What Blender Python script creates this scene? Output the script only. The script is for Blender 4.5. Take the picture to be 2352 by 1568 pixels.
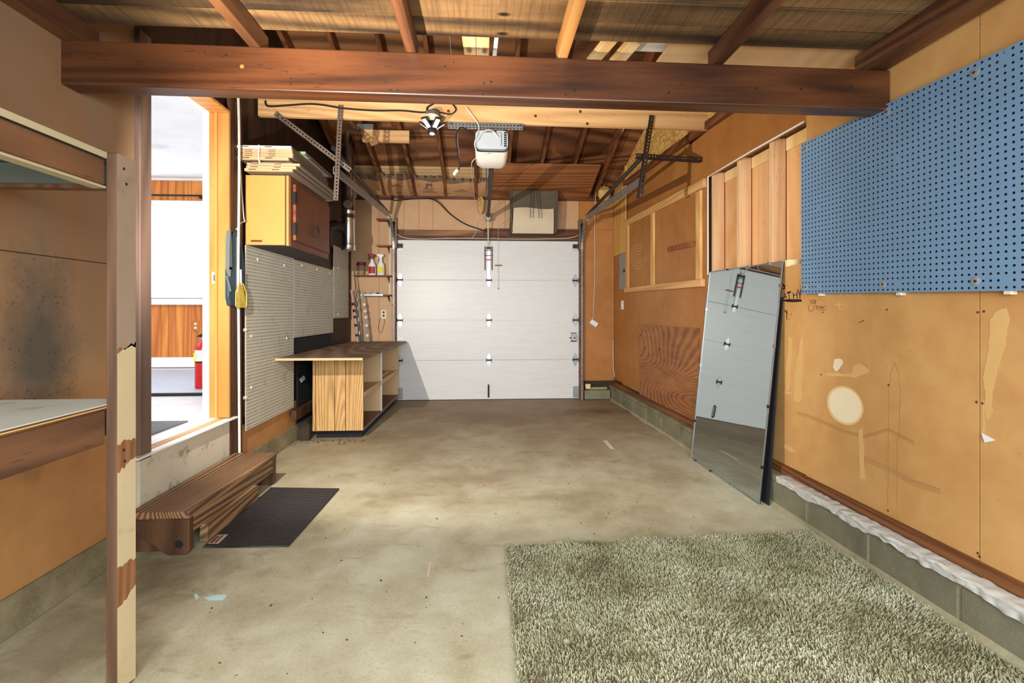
import bpy, math, random
from mathutils import Vector, Matrix, Quaternion, noise as mnoise
random.seed(7)
for o in list(bpy.data.objects): bpy.data.objects.remove(o)
C = bpy.context.scene.collection
SC = bpy.context.scene
# ------------------------------------------------------------------ camera
F, CX, HY, CAMH = 1090.0, 1176.0, 716.0, 1.18
TH = math.atan(64.0 / F)
cd = bpy.data.cameras.new('camera'); cam = bpy.data.objects.new('camera', cd); C.objects.link(cam)
cd.sensor_fit = 'HORIZONTAL'; cd.sensor_width = 36.0; cd.lens = F / 2352.0 * 36.0
cd.shift_y = -(784.0 - HY) / 2352.0
cd.clip_start = 0.02
cam.location = (0, 0, CAMH); cam.rotation_euler = (math.pi / 2, 0, -TH)
SC.camera = cam
# ------------------------------------------------------------------ view and light
SC.view_settings.view_transform = 'Standard'; SC.view_settings.look = 'None'
SC.view_settings.exposure = 0.35; SC.view_settings.gamma = 1.0; SC.view_settings.use_curve_mapping = False
wd = bpy.data.worlds.new('sky'); SC.world = wd; wd.use_nodes = True
wd.node_tree.nodes['Background'].inputs[0].default_value = (0.75, 0.87, 1.0, 1)
wd.node_tree.nodes['Background'].inputs[1].default_value = 1.0

def light(name, kind, loc, target, power, color, **kw):
    l = bpy.data.lights.new(name, kind); l.energy = power; l.color = color
    for k, v in kw.items(): setattr(l, k, v)
    o = bpy.data.objects.new(name, l); C.objects.link(o); o.location = loc
    o.rotation_euler = (Vector(target) - Vector(loc)).to_track_quat('-Z', 'Y').to_euler()
    return o
def soften(o, power, smooth=0.0):                  # linear fall-off of the strobe
    l = o.data; l.use_nodes = True; n = l.node_tree.nodes; k = l.node_tree.links
    em = n.get('Emission') or n.new('ShaderNodeEmission')
    f = n.new('ShaderNodeLightFalloff'); f.inputs['Strength'].default_value = power
    k.new(f.outputs['Linear'], em.inputs['Strength'])

rear = light('rear_daylight', 'AREA', (0.2, -0.98, 1.40), (0.15, 0.9, -0.35), 178, (0.88, 0.97, 1.0), shape='RECTANGLE', size=2.8, size_y=1.6)
strobe = light('strobe', 'SPOT', (-1.30, 2.02, 1.60), (-0.25, 5.6, 1.75), 63, (1.0, 0.93, 0.82), spot_size=math.radians(145), spot_blend=0.35, shadow_soft_size=0.005)
soften(strobe, 1.0)
strobe2 = light('strobe_low', 'SPOT', (-0.80, 0.80, 1.30), (-0.48, 2.0, 2.36), 420, (1.0, 0.88, 0.72), spot_size=math.radians(70), spot_blend=1.0, shadow_soft_size=0.02)
roomlight = light('room_fill', 'AREA', (-4.6, 3.2, 2.80), (-4.6, 3.4, 0.4), 78, (0.96, 0.98, 1.0), shape='RECTANGLE', size=2.6, size_y=2.6)  # fill lamp added under the ceiling to brighten the next room

# ------------------------------------------------------------------ unprojection of measured points onto known planes
_c, _s = math.cos(TH), math.sin(TH)
def _ray(x, y):
    u = (x - CX) / F; v = -(y - HY) / F
    return (u * _c + _s, _c - u * _s, v)
def atX(x, y, X): r = _ray(x, y); t = X / r[0]; return Vector((X, r[1] * t, CAMH + r[2] * t))
def atY(x, y, Y): r = _ray(x, y); t = Y / r[1]; return Vector((r[0] * t, Y, CAMH + r[2] * t))
def atZ(x, y, Z): r = _ray(x, y); t = (Z - CAMH) / r[2]; return Vector((r[0] * t, r[1] * t, Z))
RX0, RK = 1.917, 0.0235                             # the right wall stands a little out of square
def W(off, y, z): return Vector((RX0 - RK * y - off, y, z))
def atR(x, y, off=0.0):
    r = _ray(x, y); t = (RX0 - off) / (r[0] + RK * r[1]); return Vector((r[0] * t, r[1] * t, CAMH + r[2] * t))

# ------------------------------------------------------------------ materials
def lin(c):
    return tuple(((v / 255.0) / 12.92 if v / 255.0 <= 0.04045 else (((v / 255.0) + 0.055) / 1.055) ** 2.4) for v in c) + (1.0,)
MATS = {}
class NT:
    def __init__(s, name, rough=0.6, metal=0.0, spec=0.4):
        m = bpy.data.materials.new(name); m.use_nodes = True; s.m = m; s.n = m.node_tree.nodes; s.l = m.node_tree.links
        s.b = s.n['Principled BSDF']; s.b.inputs['Roughness'].default_value = rough; s.b.inputs['Metallic'].default_value = metal
        s.b.inputs['Specular IOR Level'].default_value = spec
        s.tc = None; MATS[name] = m
    def coord(s, scale=(1, 1, 1), loc=(0, 0, 0), rot=(0, 0, 0), which='Object'):
        if not s.tc: s.tc = s.n.new('ShaderNodeTexCoord')
        mp = s.n.new('ShaderNodeMapping'); mp.inputs['Scale'].default_value = scale; mp.inputs['Location'].default_value = loc; mp.inputs['Rotation'].default_value = rot
        s.l.new(s.tc.outputs[which], mp.inputs['Vector']); return mp.outputs[0]
    def world(s, scale=(1, 1, 1)):
        g = s.n.new('ShaderNodeNewGeometry'); mp = s.n.new('ShaderNodeMapping'); mp.inputs['Scale'].default_value = scale
        s.l.new(g.outputs['Position'], mp.inputs['Vector']); return mp.outputs[0]
    def noise(s, vec, scale, detail=4, rough=0.55, dist=0.0):
        t = s.n.new('ShaderNodeTexNoise'); t.inputs['Scale'].default_value = scale; t.inputs['Detail'].default_value = detail
        t.inputs['Roughness'].default_value = rough; t.inputs['Distortion'].default_value = dist
        if vec is not None: s.l.new(vec, t.inputs['Vector'])
        return t.outputs['Fac']
    def vor(s, vec, scale, feature='F1', out='Distance'):
        t = s.n.new('ShaderNodeTexVoronoi'); t.feature = feature; t.inputs['Scale'].default_value = scale
        s.l.new(vec, t.inputs['Vector']); return t.outputs[out]
    def ramp(s, fac, stops):
        r = s.n.new('ShaderNodeValToRGB'); e = r.color_ramp.elements
        while len(e) < len(stops): e.new(0.5)
        for i, (p, c) in enumerate(stops):
            e[i].position = p; e[i].color = c if len(c) == 4 else tuple(c) + (1,)
        s.l.new(fac, r.inputs['Fac']); return r.outputs['Color']
    def mix(s, fac, a, b, mode='MIX'):
        m = s.n.new('ShaderNodeMix'); m.data_type = 'RGBA'; m.blend_type = mode; m.clamp_factor = True
        for sock, v in ((m.inputs['Factor'], fac), (m.inputs[6], a), (m.inputs[7], b)):
            if hasattr(v, 'links'): s.l.new(v, sock)
            elif isinstance(v, (int, float)): sock.default_value = v
            else: sock.default_value = v
        return m.outputs[2]
    def math(s, op, a, b=None):
        m = s.n.new('ShaderNodeMath'); m.operation = op
        for sock, v in zip(m.inputs, (a, b)):
            if v is None: continue
            if hasattr(v, 'links'): s.l.new(v, sock)
            else: sock.default_value = v
        return m.outputs[0]
    def color(s, c):
        if hasattr(c, 'links'): s.l.new(c, s.b.inputs['Base Color'])
        else: s.b.inputs['Base Color'].default_value = c
    def vary(s, col, amt=0.25, hue=0.01):
        oi = s.n.new('ShaderNodeObjectInfo'); h = s.n.new('ShaderNodeHueSaturation')
        v = s.math('ADD', s.math('MULTIPLY', oi.outputs['Random'], amt), 1.0 - amt / 2)
        s.l.new(v, h.inputs['Value']); s.l.new(col, h.inputs['Color'])
        u = s.math('ADD', s.math('MULTIPLY', oi.outputs['Random'], hue), 0.5 - hue / 2); s.l.new(u, h.inputs['Hue'])
        return h.outputs[0]
    def bump(s, h, strength=0.3, dist=0.01):
        b = s.n.new('ShaderNodeBump'); b.inputs['Strength'].default_value = strength; b.inputs['Distance'].default_value = dist
        s.l.new(h, b.inputs['Height']); s.l.new(b.outputs[0], s.b.inputs['Normal'])

def plain(name, rgb, rough=0.6, metal=0.0, mottle=0.12, scale=6.0, spec=0.4):
    t = NT(name, rough, metal, spec); c = lin(rgb)
    n = t.noise(t.coord(), scale, 5, 0.6)
    d = tuple(max(0, v * (1 - mottle * 1.6)) for v in c[:3]); h = tuple(min(1, v * (1 + mottle)) for v in c[:3])
    t.color(t.ramp(n, [(0.3, d), (0.7, h)])); return t.m
def wood(name, dark, lightc, axis, across=14.0, along=0.7, rough=0.55, vary=0.22, knots=True, rings=0.5, saw=0.0, spec=0.35, bumpy=0.15, cf=110.0, fw=0.42):
    t = NT(name, rough, 0, spec); sc = [across] * 3; sc['xyz'.index(axis)] = along
    oi = t.n.new('ShaderNodeObjectInfo')
    base = t.coord(tuple(sc))
    add = t.n.new('ShaderNodeVectorMath'); add.operation = 'ADD'; t.l.new(base, add.inputs[0])
    cmb = t.n.new('ShaderNodeCombineXYZ'); r9 = t.math('MULTIPLY', oi.outputs['Random'], 37.0)
    for i in range(3): t.l.new(r9, cmb.inputs[i])
    t.l.new(cmb.outputs[0], add.inputs[1]); vec = add.outputs[0]
    n1 = t.noise(vec, 0.55, 5, 0.6, 0.5)
    low = t.noise(vec, 0.22, 1, 0.5, 0.35)
    cont = t.math('MULTIPLY_ADD', t.math('SINE', t.math('MULTIPLY', low, cf)), 0.5)
    cont.node.inputs[2].default_value = 0.5
    fine = t.noise(vec, 4.0, 5, 0.75)
    g = t.mix(fw, n1, fine)
    g2 = t.mix(rings * 0.45, g, cont)
    col = t.ramp(g2, [(0.33, lin(dark)), (0.66, lin(lightc))])
    if knots:
        ks = [2.6] * 3; ks['xyz'.index(axis)] = 1.3
        kv = t.coord(tuple(ks), loc=(0.37, 0.11, 0.7))
        k = t.vor(kv, 1.6)
        kf = t.ramp(k, [(0.035, (1, 1, 1)), (0.075, (0, 0, 0))])
        dk = tuple(v * 0.35 for v in lin(dark)[:3]) + (1,)
        col = t.mix(kf, col, dk)
    if saw:
        sv = [3.0] * 3; sv['xyz'.index(axis)] = 70.0
        sn = t.noise(t.coord(tuple(sv), rot=(0, 0, 0.03)), 1.0, 2, 0.6)
        sf = t.ramp(sn, [(0.45, (0, 0, 0)), (0.62, (1, 1, 1))])
        col = t.mix(t.math('MULTIPLY', sf, saw), col, tuple(v * 0.5 for v in lin(dark)[:3]) + (1,))
    fl = [60.0] * 3; fl['xyz'.index(axis)] = 9.0
    fk = t.vor(t.coord(tuple(fl)), 1.0); fm = t.noise(vec, 0.8, 2)
    ff = t.math('MULTIPLY', t.ramp(fk, [(0.10, (1, 1, 1)), (0.22, (0, 0, 0))]), t.ramp(fm, [(0.48, (0, 0, 0)), (0.6, (1, 1, 1))]))
    col = t.mix(t.math('MULTIPLY', ff, 0.45), col, tuple(v * 0.45 for v in lin(dark)[:3]) + (1,))
    t.color(t.vary(col, vary)); t.bump(g2, bumpy, 0.006); return t.m
def board(name, dark, lightc, rough=0.5, spots=0.5, scr=True):     # old hardboard: mottled, specked, scratched
    t = NT(name, rough, 0, 0.35); w = t.world()
    n = t.noise(w, 1.1, 5, 0.6, 0.6); n2 = t.noise(w, 9.0, 4, 0.6)
    col = t.ramp(t.mix(0.3, n, n2), [(0.3, lin(dark)), (0.7, lin(lightc))])
    sp = t.vor(w, 30.0); sf = t.ramp(sp, [(0.05, (1, 1, 1)), (0.11, (0, 0, 0))])
    msk = t.ramp(t.noise(w, 2.3, 3), [(0.52, (0, 0, 0)), (0.6, (1, 1, 1))])
    col = t.mix(t.math('MULTIPLY', t.math('MULTIPLY', sf, msk), spots), col, tuple(v * 0.35 for v in lin(dark)[:3]) + (1,))
    if scr:
        wv = t.world((1.5, 1.5, 26.0)); s1 = t.noise(wv, 1.6, 3, 0.7, 1.5)
        col = t.mix(t.math('MULTIPLY', t.ramp(s1, [(0.68, (0, 0, 0)), (0.76, (1, 1, 1))]), 0.22), col, lin((225, 185, 130)))
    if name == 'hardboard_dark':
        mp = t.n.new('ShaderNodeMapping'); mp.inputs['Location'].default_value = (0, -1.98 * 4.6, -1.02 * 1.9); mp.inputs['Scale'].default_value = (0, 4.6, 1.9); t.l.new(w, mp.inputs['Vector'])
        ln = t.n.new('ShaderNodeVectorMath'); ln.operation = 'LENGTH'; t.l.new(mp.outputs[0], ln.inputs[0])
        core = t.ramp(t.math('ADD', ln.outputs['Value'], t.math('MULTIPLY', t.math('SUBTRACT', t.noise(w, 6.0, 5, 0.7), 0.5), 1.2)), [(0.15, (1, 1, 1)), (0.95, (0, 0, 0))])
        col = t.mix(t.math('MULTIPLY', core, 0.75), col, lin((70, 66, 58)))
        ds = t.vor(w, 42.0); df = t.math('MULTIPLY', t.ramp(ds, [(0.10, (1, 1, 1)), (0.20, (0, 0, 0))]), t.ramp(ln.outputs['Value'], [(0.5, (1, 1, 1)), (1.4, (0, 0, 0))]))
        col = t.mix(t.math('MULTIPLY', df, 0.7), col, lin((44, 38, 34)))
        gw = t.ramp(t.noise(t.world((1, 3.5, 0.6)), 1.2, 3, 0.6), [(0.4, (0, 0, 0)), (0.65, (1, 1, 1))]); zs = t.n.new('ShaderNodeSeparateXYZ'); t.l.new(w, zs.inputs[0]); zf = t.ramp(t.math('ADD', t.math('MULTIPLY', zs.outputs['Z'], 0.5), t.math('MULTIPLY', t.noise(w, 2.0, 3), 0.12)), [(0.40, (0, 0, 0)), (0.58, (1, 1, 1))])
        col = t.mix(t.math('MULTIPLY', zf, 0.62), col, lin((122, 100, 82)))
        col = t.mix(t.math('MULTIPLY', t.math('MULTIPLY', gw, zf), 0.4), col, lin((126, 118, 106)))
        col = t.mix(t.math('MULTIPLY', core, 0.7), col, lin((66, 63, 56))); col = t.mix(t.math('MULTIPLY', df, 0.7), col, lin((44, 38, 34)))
    t.color(col); t.bump(n2, 0.04, 0.004); return t.m

def build_materials():
    # floor
    t = NT('floor_concrete', 0.62, 0, 0.3); w = t.world()
    big = t.noise(w, 0.8, 5, 0.6, 0.7); mid = t.noise(w, 3.5, 6, 0.65, 0.3); fine = t.noise(w, 90.0, 3, 0.6)
    col = t.ramp(t.mix(0.45, big, mid), [(0.30, lin((132, 120, 92))), (0.45, lin((176, 167, 137))), (0.58, lin((200, 194, 168))), (0.75, lin((212, 209, 190)))])
    spk = t.vor(w, 14.0); m1 = t.noise(w, 1.7, 3, 0.6)
    sf = t.math('MULTIPLY', t.ramp(spk, [(0.06, (1, 1, 1)), (0.16, (0, 0, 0))]), t.ramp(m1, [(0.55, (0, 0, 0)), (0.66, (1, 1, 1))]))
    col = t.mix(t.math('MULTIPLY', sf, 0.4), col, lin((96, 70, 44)))
    sx_ = t.n.new('ShaderNodeSeparateXYZ'); t.l.new(w, sx_.inputs[0])
    far = t.math('MULTIPLY', t.math('SUBTRACT', sx_.outputs['Y'], 2.2), 0.28)  # browner with distance: the far end's dimmer, warmer light put into the colour
    dirt_shade = t.ramp(t.math('ADD', far, t.math('SUBTRACT', t.noise(w, 1.3, 5, 0.65, 0.8), 0.5)), [(0.1, (0, 0, 0)), (0.9, (1, 1, 1))])
    col = t.mix(t.math('MULTIPLY', dirt_shade, 0.75), col, lin((134, 106, 76)))
    st = t.noise(t.world((1.2, 3.2, 1.0)), 2.2, 4, 0.6, 1.2)
    col = t.mix(t.math('MULTIPLY', t.ramp(st, [(0.60, (0, 0, 0)), (0.72, (1, 1, 1))]), 0.35), col, lin((120, 84, 52)))
    for cx_, cy_, sx2, sy2, amt, cc in ((1.30, 5.55, 1.7, 3.4, 0.55, (70, 52, 38)), (0.62, 2.95, 2.6, 4.5, 0.30, (96, 76, 52)), (-0.05, 3.35, 2.4, 4.5, 0.28, (120, 84, 52)), (-1.45, 2.25, 2.2, 3.4, 0.55, (66, 48, 32)), (-1.5, 1.75, 2.5, 1.6, 0.5, (78, 58, 40)), (0.1, 5.3, 1.2, 2.5, 0.3, (84, 66, 44))):
        mp = t.n.new('ShaderNodeMapping'); mp.inputs['Location'].default_value = (-cx_ * sx2, -cy_ * sy2, 0); mp.inputs['Scale'].default_value = (sx2, sy2, 0); t.l.new(w, mp.inputs['Vector'])
        ln = t.n.new('ShaderNodeVectorMath'); ln.operation = 'LENGTH'; t.l.new(mp.outputs[0], ln.inputs[0])
        f_ = t.ramp(t.math('ADD', ln.outputs['Value'], t.math('MULTIPLY', t.math('SUBTRACT', t.noise(w, 5.0, 5, 0.7, 0.6), 0.5), 1.5)), [(0.2, (1, 1, 1)), (1.0, (0, 0, 0))])
        col = t.mix(t.math('MULTIPLY', f_, amt), col, lin(cc))
    col = t.mix(t.math('MULTIPLY', t.ramp(fine, [(0.35, (1, 1, 1)), (0.5, (0, 0, 0))]), 0.18), col, lin((100, 84, 62)))
    pit = t.vor(w, 160.0); pf = t.math('MULTIPLY', t.ramp(pit, [(0.10, (1, 1, 1)), (0.2, (0, 0, 0))]), t.ramp(t.noise(w, 6.0, 3), [(0.45, (0, 0, 0)), (0.65, (1, 1, 1))]))
    col = t.mix(t.math('MULTIPLY', pf, 0.35), col, lin((84, 70, 52)))
    t.color(col); t.bump(t.mix(0.5, mid, fine), 0.16, 0.004)
    # concrete blocks, mortar, curbs
    for nm, a, b_ in (('block_concrete', (104, 100, 80), (140, 134, 110)), ('mortar', (136, 126, 98), (170, 158, 126)), ('curb_concrete', (96, 86, 62), (150, 140, 112))):
        t = NT(nm, 0.85, 0, 0.2); w = t.world(); n = t.noise(w, 5.0, 6, 0.65); f = t.noise(w, 120.0, 2)
        col = t.ramp(t.mix(0.25, n, f), [(0.3, lin(a)), (0.7, lin(b_))])
        dk = t.ramp(t.noise(w, 2.6, 5, 0.65, 0.5), [(0.58, (0, 0, 0)), (0.72, (1, 1, 1))])
        col = t.mix(t.math('MULTIPLY', dk, 0.4), col, lin((64, 54, 36)))
        t.color(col); t.bump(t.mix(0.5, n, f), 0.3, 0.006)
    board('hardboard', (184, 130, 74), (216, 168, 106))
    board('hardboard_far', (152, 96, 46), (186, 126, 66))  # darker far panels: less faded, with their weaker light mixed into the colour
    board('hardboard_door_wall', (184, 142, 104), (204, 164, 124), scr=False)
    board('hardboard_dark', (158, 112, 68), (190, 142, 92), spots=0.8)
    board('hardboard_brown', (160, 112, 68), (190, 138, 88))
    wood('wall_dark_wood', (38, 24, 18), (66, 44, 34), 'z', across=5, vary=0.1)
    wood('stud_dark', (60, 36, 26), (96, 62, 46), 'z', vary=0.15)
    wood('stud_pine', (206, 158, 110), (232, 192, 146), 'z', across=8, vary=0.14, rings=.25, fw=.5)
    wood('batten_pine_y', (190, 138, 78), (228, 180, 116), 'y', vary=0.12)
    wood('batten_pine_z', (190, 138, 78), (228, 180, 116), 'z', vary=0.12)
    wood('sheath_ply_z', (214, 160, 104), (236, 188, 134), 'z', across=4, along=1.0, vary=0.12, rings=0.25, fw=.4)
    wood('header_pine', (216, 172, 110), (240, 208, 150), 'z', across=7, vary=0.1)
    wood('ply_patch', (112, 64, 30), (182, 124, 72), 'y', across=4.5, along=1.3, vary=0.05, rings=0.32, cf=420, fw=.5)
    wood('ply_strip', (196, 142, 74), (222, 172, 100), 'z', across=4, vary=0.1)
    wood('sill_red', (84, 50, 28), (140, 88, 50), 'y', vary=0.1)
    wood('beam_wood', (42, 22, 12), (96, 57, 30), 'x', across=9, along=0.6, rough=0.36, vary=0.0, spec=0.5, rings=0.35)
    wood('joist_red', (68, 40, 25), (118, 75, 48), 'y', across=10, vary=0.25)
    wood('joist_light', (176, 112, 58), (226, 170, 104), 'y', across=10, vary=0.1)
    wood('cross_pine', (190, 144, 98), (222, 180, 130), 'x', across=9, along=0.5, vary=0.08)
    wood('plank_rough', (48, 34, 22), (136, 103, 67), 'x', across=5, along=0.7, fw=0.3, vary=0.45, saw=0.3, rough=0.8, bumpy=0.3)
    wood('rafter_red', (78, 42, 24), (132, 80, 48), 'y', across=10, vary=0.2)
    wood('roof_ply', (76, 46, 28), (144, 98, 62), 'x', across=5, along=0.6, vary=0.15, rings=0.6)
    wood('roof_ply_pale', (200, 164, 118), (228, 196, 150), 'x', across=5, along=0.6, vary=0.05, rings=0.7)
    wood('roof_ply_red', (112, 66, 38), (160, 102, 62), 'x', across=6, along=0.6, vary=0.05, rings=0.6)
    wood('header_stained', (92, 60, 34), (160, 116, 72), 'x', across=8, vary=0.1)
    wood('trim_dark', (70, 36, 22), (110, 62, 40), 'x', across=10, vary=0.1)
    wood('jamb_gold', (198, 136, 66), (222, 164, 92), 'z', across=5, along=0.5, vary=0.04, knots=False, rough=0.4)
    wood('step_wood_y', (84, 60, 42), (158, 122, 86), 'y', across=9, along=0.6, vary=0.1, rings=0.8, rough=0.5, cf=300, fw=.5)
    wood('step_wood_z', (64, 42, 28), (104, 72, 48), 'z', across=8, vary=0.15)
    wood('shelf_rail_y', (78, 52, 36), (122, 84, 58), 'y', across=9, vary=0.1)
    wood('shelf_bare', (112, 72, 46), (150, 102, 68), 'z', across=9, vary=0.02)
    wood('casing_taupe', (92, 72, 62), (126, 102, 90), 'z', across=8, vary=0.02)
    wood('shelf_post_brown', (70, 48, 34), (106, 76, 56), 'z', across=9, vary=0.05)
    wood('panelling', (164, 120, 72), (212, 168, 112), 'z', across=9, along=0.9, vary=0.1, rings=.5, cf=260, fw=.55)
    wood('table_top', (96, 72, 60), (150, 120, 100), 'y', across=6, along=0.8, vary=0.0, rough=0.6)
    wood('pine_room', (186, 108, 46), (222, 142, 70), 'z', across=7, along=0.6, vary=0.16)
    wood('pale_board_y', (226, 182, 122), (246, 212, 158), 'y', across=8, vary=0.08)
    wood('tan_sheet', (214, 170, 120), (230, 190, 140), 'y', across=4, vary=0.02, knots=False)
    wood('shelf_brown', (120, 64, 36), (168, 100, 60), 'x', across=9, vary=0.1)
    t = NT('osb', 0.6, 0, 0.3); w = t.world((1, 1, 2.2)); v = t.vor(w, 26.0, out='Color')
    sep = t.n.new('ShaderNodeSeparateColor'); t.l.new(v, sep.inputs[0])
    t.color(t.ramp(sep.outputs[0], [(0.0, lin((184, 132, 68))), (0.5, lin((206, 158, 88))), (1.0, lin((230, 190, 120)))])); t.bump(sep.outputs[0], 0.2, 0.003)
    # paints
    def paint(name, rgb, rough, wear=None, wearamt=0.0, mottle=0.05):
        t = NT(name, rough, 0, 0.4); w = t.world(); n = t.noise(w, 4.0, 4, 0.6); c = lin(rgb)
        col = t.ramp(n, [(0.3, tuple(v * (1 - mottle) for v in c[:3])), (0.7, tuple(min(1, v * (1 + mottle)) for v in c[:3]))])
        if wear:
            f = t.ramp(t.noise(w, 7.0, 6, 0.7, 0.4), [(0.57, (0, 0, 0)), (0.64, (1, 1, 1))]); col = t.mix(t.math('MULTIPLY', f, wearamt), col, lin(wear))
        t.color(col); return t.m
    t = NT('door_white', 0.38, 0, 0.45); wv = t.world((2.0, 1.0, 30.0)); n = t.noise(wv, 1.2, 4, 0.6, 0.8)
    t.color(t.ramp(n, [(0.3, lin((214, 214, 213))), (0.7, lin((222, 222, 221)))])); t.bump(n, 0.05, 0.002)
    paint('riser_white', (206, 198, 178), 0.7, (110, 96, 74), 0.6)
    paint('cream_paint', (196, 178, 142), 0.55, (150, 124, 88), 0.25)
    paint('shelf_cream', (178, 166, 134), 0.55)
    paint('greygreen', (94, 98, 88), 0.6, mottle=0.2)
    paint('shelf_top_white', (206, 208, 196), 0.5, (140, 128, 104), 0.4)
    paint('peg_blue', (112, 143, 174), 0.42)
    paint('peg_white', (196, 193, 178), 0.6, (140, 134, 112), 0.4)
    paint('ceiling_white', (238, 240, 243), 0.8); paint('trim_white', (236, 236, 236), 0.45)
    paint('room_floor', (205, 205, 208), 0.35, (180, 178, 178), 0.5); paint('rug_grey', (104, 108, 110), 0.9, mottle=0.2); paint('slate_mat', (172, 182, 196), 0.5)
    paint('cabinet_yellow', (216, 168, 92), 0.45); paint('cabinet_brown', (116, 66, 42), 0.5, mottle=0.1); paint('cabinet_under', (66, 60, 66), 0.7)
    paint('white_plastic', (232, 230, 224), 0.35); paint('opener_grey', (176, 184, 196), 0.4); paint('ivory', (220, 212, 186), 0.4)
    paint('paint_splash', (236, 220, 186), 0.55); paint('paint_drip', (216, 172, 110), 0.5); paint('scratch_pale', (230, 190, 130), 0.6)
    paint('card_tan', (214, 182, 140), 0.8); paint('card_grey', (128, 112, 96), 0.85); paint('filter_white', (232, 230, 226), 0.7); paint('filter_green', (150, 196, 140), 0.6)
    paint('paper_kraft', (176, 134, 98), 0.45, (140, 100, 70), 0.5); paint('wool', (118, 96, 78), 0.95, mottle=0.3); paint('rag_tan', (196, 158, 100), 0.9, mottle=0.3)
    paint('ink_black', (26, 20, 18), 0.6); paint('ink_brown', (82, 48, 26), 0.7); paint('ink_blue', (34, 42, 96), 0.6)
    paint('black_metal', (34, 30, 30), 0.45); paint('black_rubber', (22, 22, 23), 0.7); paint('black_paint', (26, 25, 28), 0.8, mottle=0.2)
    paint('bag_blue', (52, 70, 84), 0.55); paint('bag_grey', (112, 120, 116), 0.6); paint('swatter_yellow', (226, 190, 72), 0.4); paint('red_paint', (186, 28, 28), 0.3); paint('red_dark', (128, 34, 36), 0.5)
    paint('bottle_white', (232, 232, 230), 0.35); paint('label_yellow', (226, 212, 40), 0.5); paint('label_red', (170, 34, 44), 0.5); paint('label_grey', (206, 206, 200), 0.6)
    paint('fabric_grey', (88, 80, 66), 0.9, mottle=0.15); paint('fabric_cream', (206, 190, 164), 0.8); paint('panel_grey', (146, 144, 140), 0.5)
    paint('rope_white', (222, 218, 208), 0.7, (150, 140, 124), 0.3); paint('pot_clay', (150, 128, 104), 0.8); paint('pink', (206, 150, 140), 0.5); paint('teal', (58, 88, 92), 0.45)
    paint('plastic_film', (200, 198, 190), 0.25); paint('dirt_shade', (56, 46, 34), 0.95, mottle=0.4); paint('chalk_blue', (180, 214, 220), 0.8); paint('chalk_pink', (214, 184, 164), 0.8)
    paint('tape_cream', (226, 206, 160), 0.6); paint('rust', (120, 66, 40), 0.6); paint('scuff_brown', (176, 130, 80), 0.6); paint('hole_shade', (30, 24, 22), 0.9); paint('post_taupe', (152, 132, 112), 0.55, (120, 100, 82), 0.4); paint('mould', (58, 54, 46), 0.9, mottle=0.3); paint('tag_tan', (196, 164, 150), 0.6)
    plain('steel', (150, 152, 155), 0.35, 0.9, 0.1); plain('galv', (160, 164, 168), 0.42, 0.75, 0.15); plain('galv_dull', (120, 104, 92), 0.55, 0.55, 0.15); plain('steel_shiny', (205, 205, 208), 0.2, 1.0, 0.03)
    plain('hinge_steel', (190, 192, 194), 0.35, 0.6, 0.05); plain('strut_dark', (62, 46, 40), 0.55, 0.4, 0.15)
    t = NT('mirror_silver', 0.015, 1.0); t.color(lin((196, 208, 212)))
    n = t.noise(t.coord(), 40.0, 3); t.l.new(t.ramp(n, [(0.0, (0.01, 0.01, 0.01)), (1.0, (0.03, 0.03, 0.03))]), t.b.inputs['Roughness'])
    t = NT('led_panel', 0.4); t.color(lin((236, 240, 244))); t.b.inputs['Emission Color'].default_value = (1, 0.97, 0.92, 1); t.b.inputs['Emission Strength'].default_value = 0.25
    n = t.noise(t.coord(), 60.0, 1); t.color(t.ramp(n, [(0, lin((224, 228, 232))), (1, lin((240, 243, 246)))]))
    t = NT('shade_glow', 0.7); t.color(t.ramp(t.noise(t.coord(), 3.0, 2), [(0, lin((240, 242, 244))), (1, lin((248, 249, 250)))])); t.b.inputs['Emission Color'].default_value = (0.96, 0.98, 1, 1); t.b.inputs['Emission Strength'].default_value = 1.6
    t = NT('pile', 0.95, 0, 0.1); w = t.world(); n = t.noise(w, 3.0, 4, 0.6, 0.4)
    gm = t.n.new('ShaderNodeNewGeometry'); isl = gm.outputs['Random Per Island']
    c1 = t.ramp(n, [(0.32, lin((124, 120, 88))), (0.5, lin((166, 163, 130))), (0.68, lin((194, 192, 164)))])
    c2 = t.mix(t.math('MULTIPLY', isl, 0.35), c1, lin((140, 130, 98))); t.color(c2)
    t = NT('mat_rib', 0.9, 0, 0.2); wv = t.n.new('ShaderNodeTexWave'); wv.inputs['Scale'].default_value = 22.0; wv.bands_direction = 'Y'; wv.inputs['Distortion'].default_value = 1.0; wv.inputs['Detail'].default_value = 2
    t.l.new(t.coord(), wv.inputs['Vector']); n = t.noise(t.coord(), 40, 4, 0.7)
    t.color(t.ramp(t.mix(0.4, wv.outputs['Fac'], n), [(0.2, lin((24, 22, 22))), (0.8, lin((78, 72, 70)))])); t.bump(wv.outputs['Fac'], 0.5, 0.004)
build_materials()
def MT(n): return MATS[n]

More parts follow.
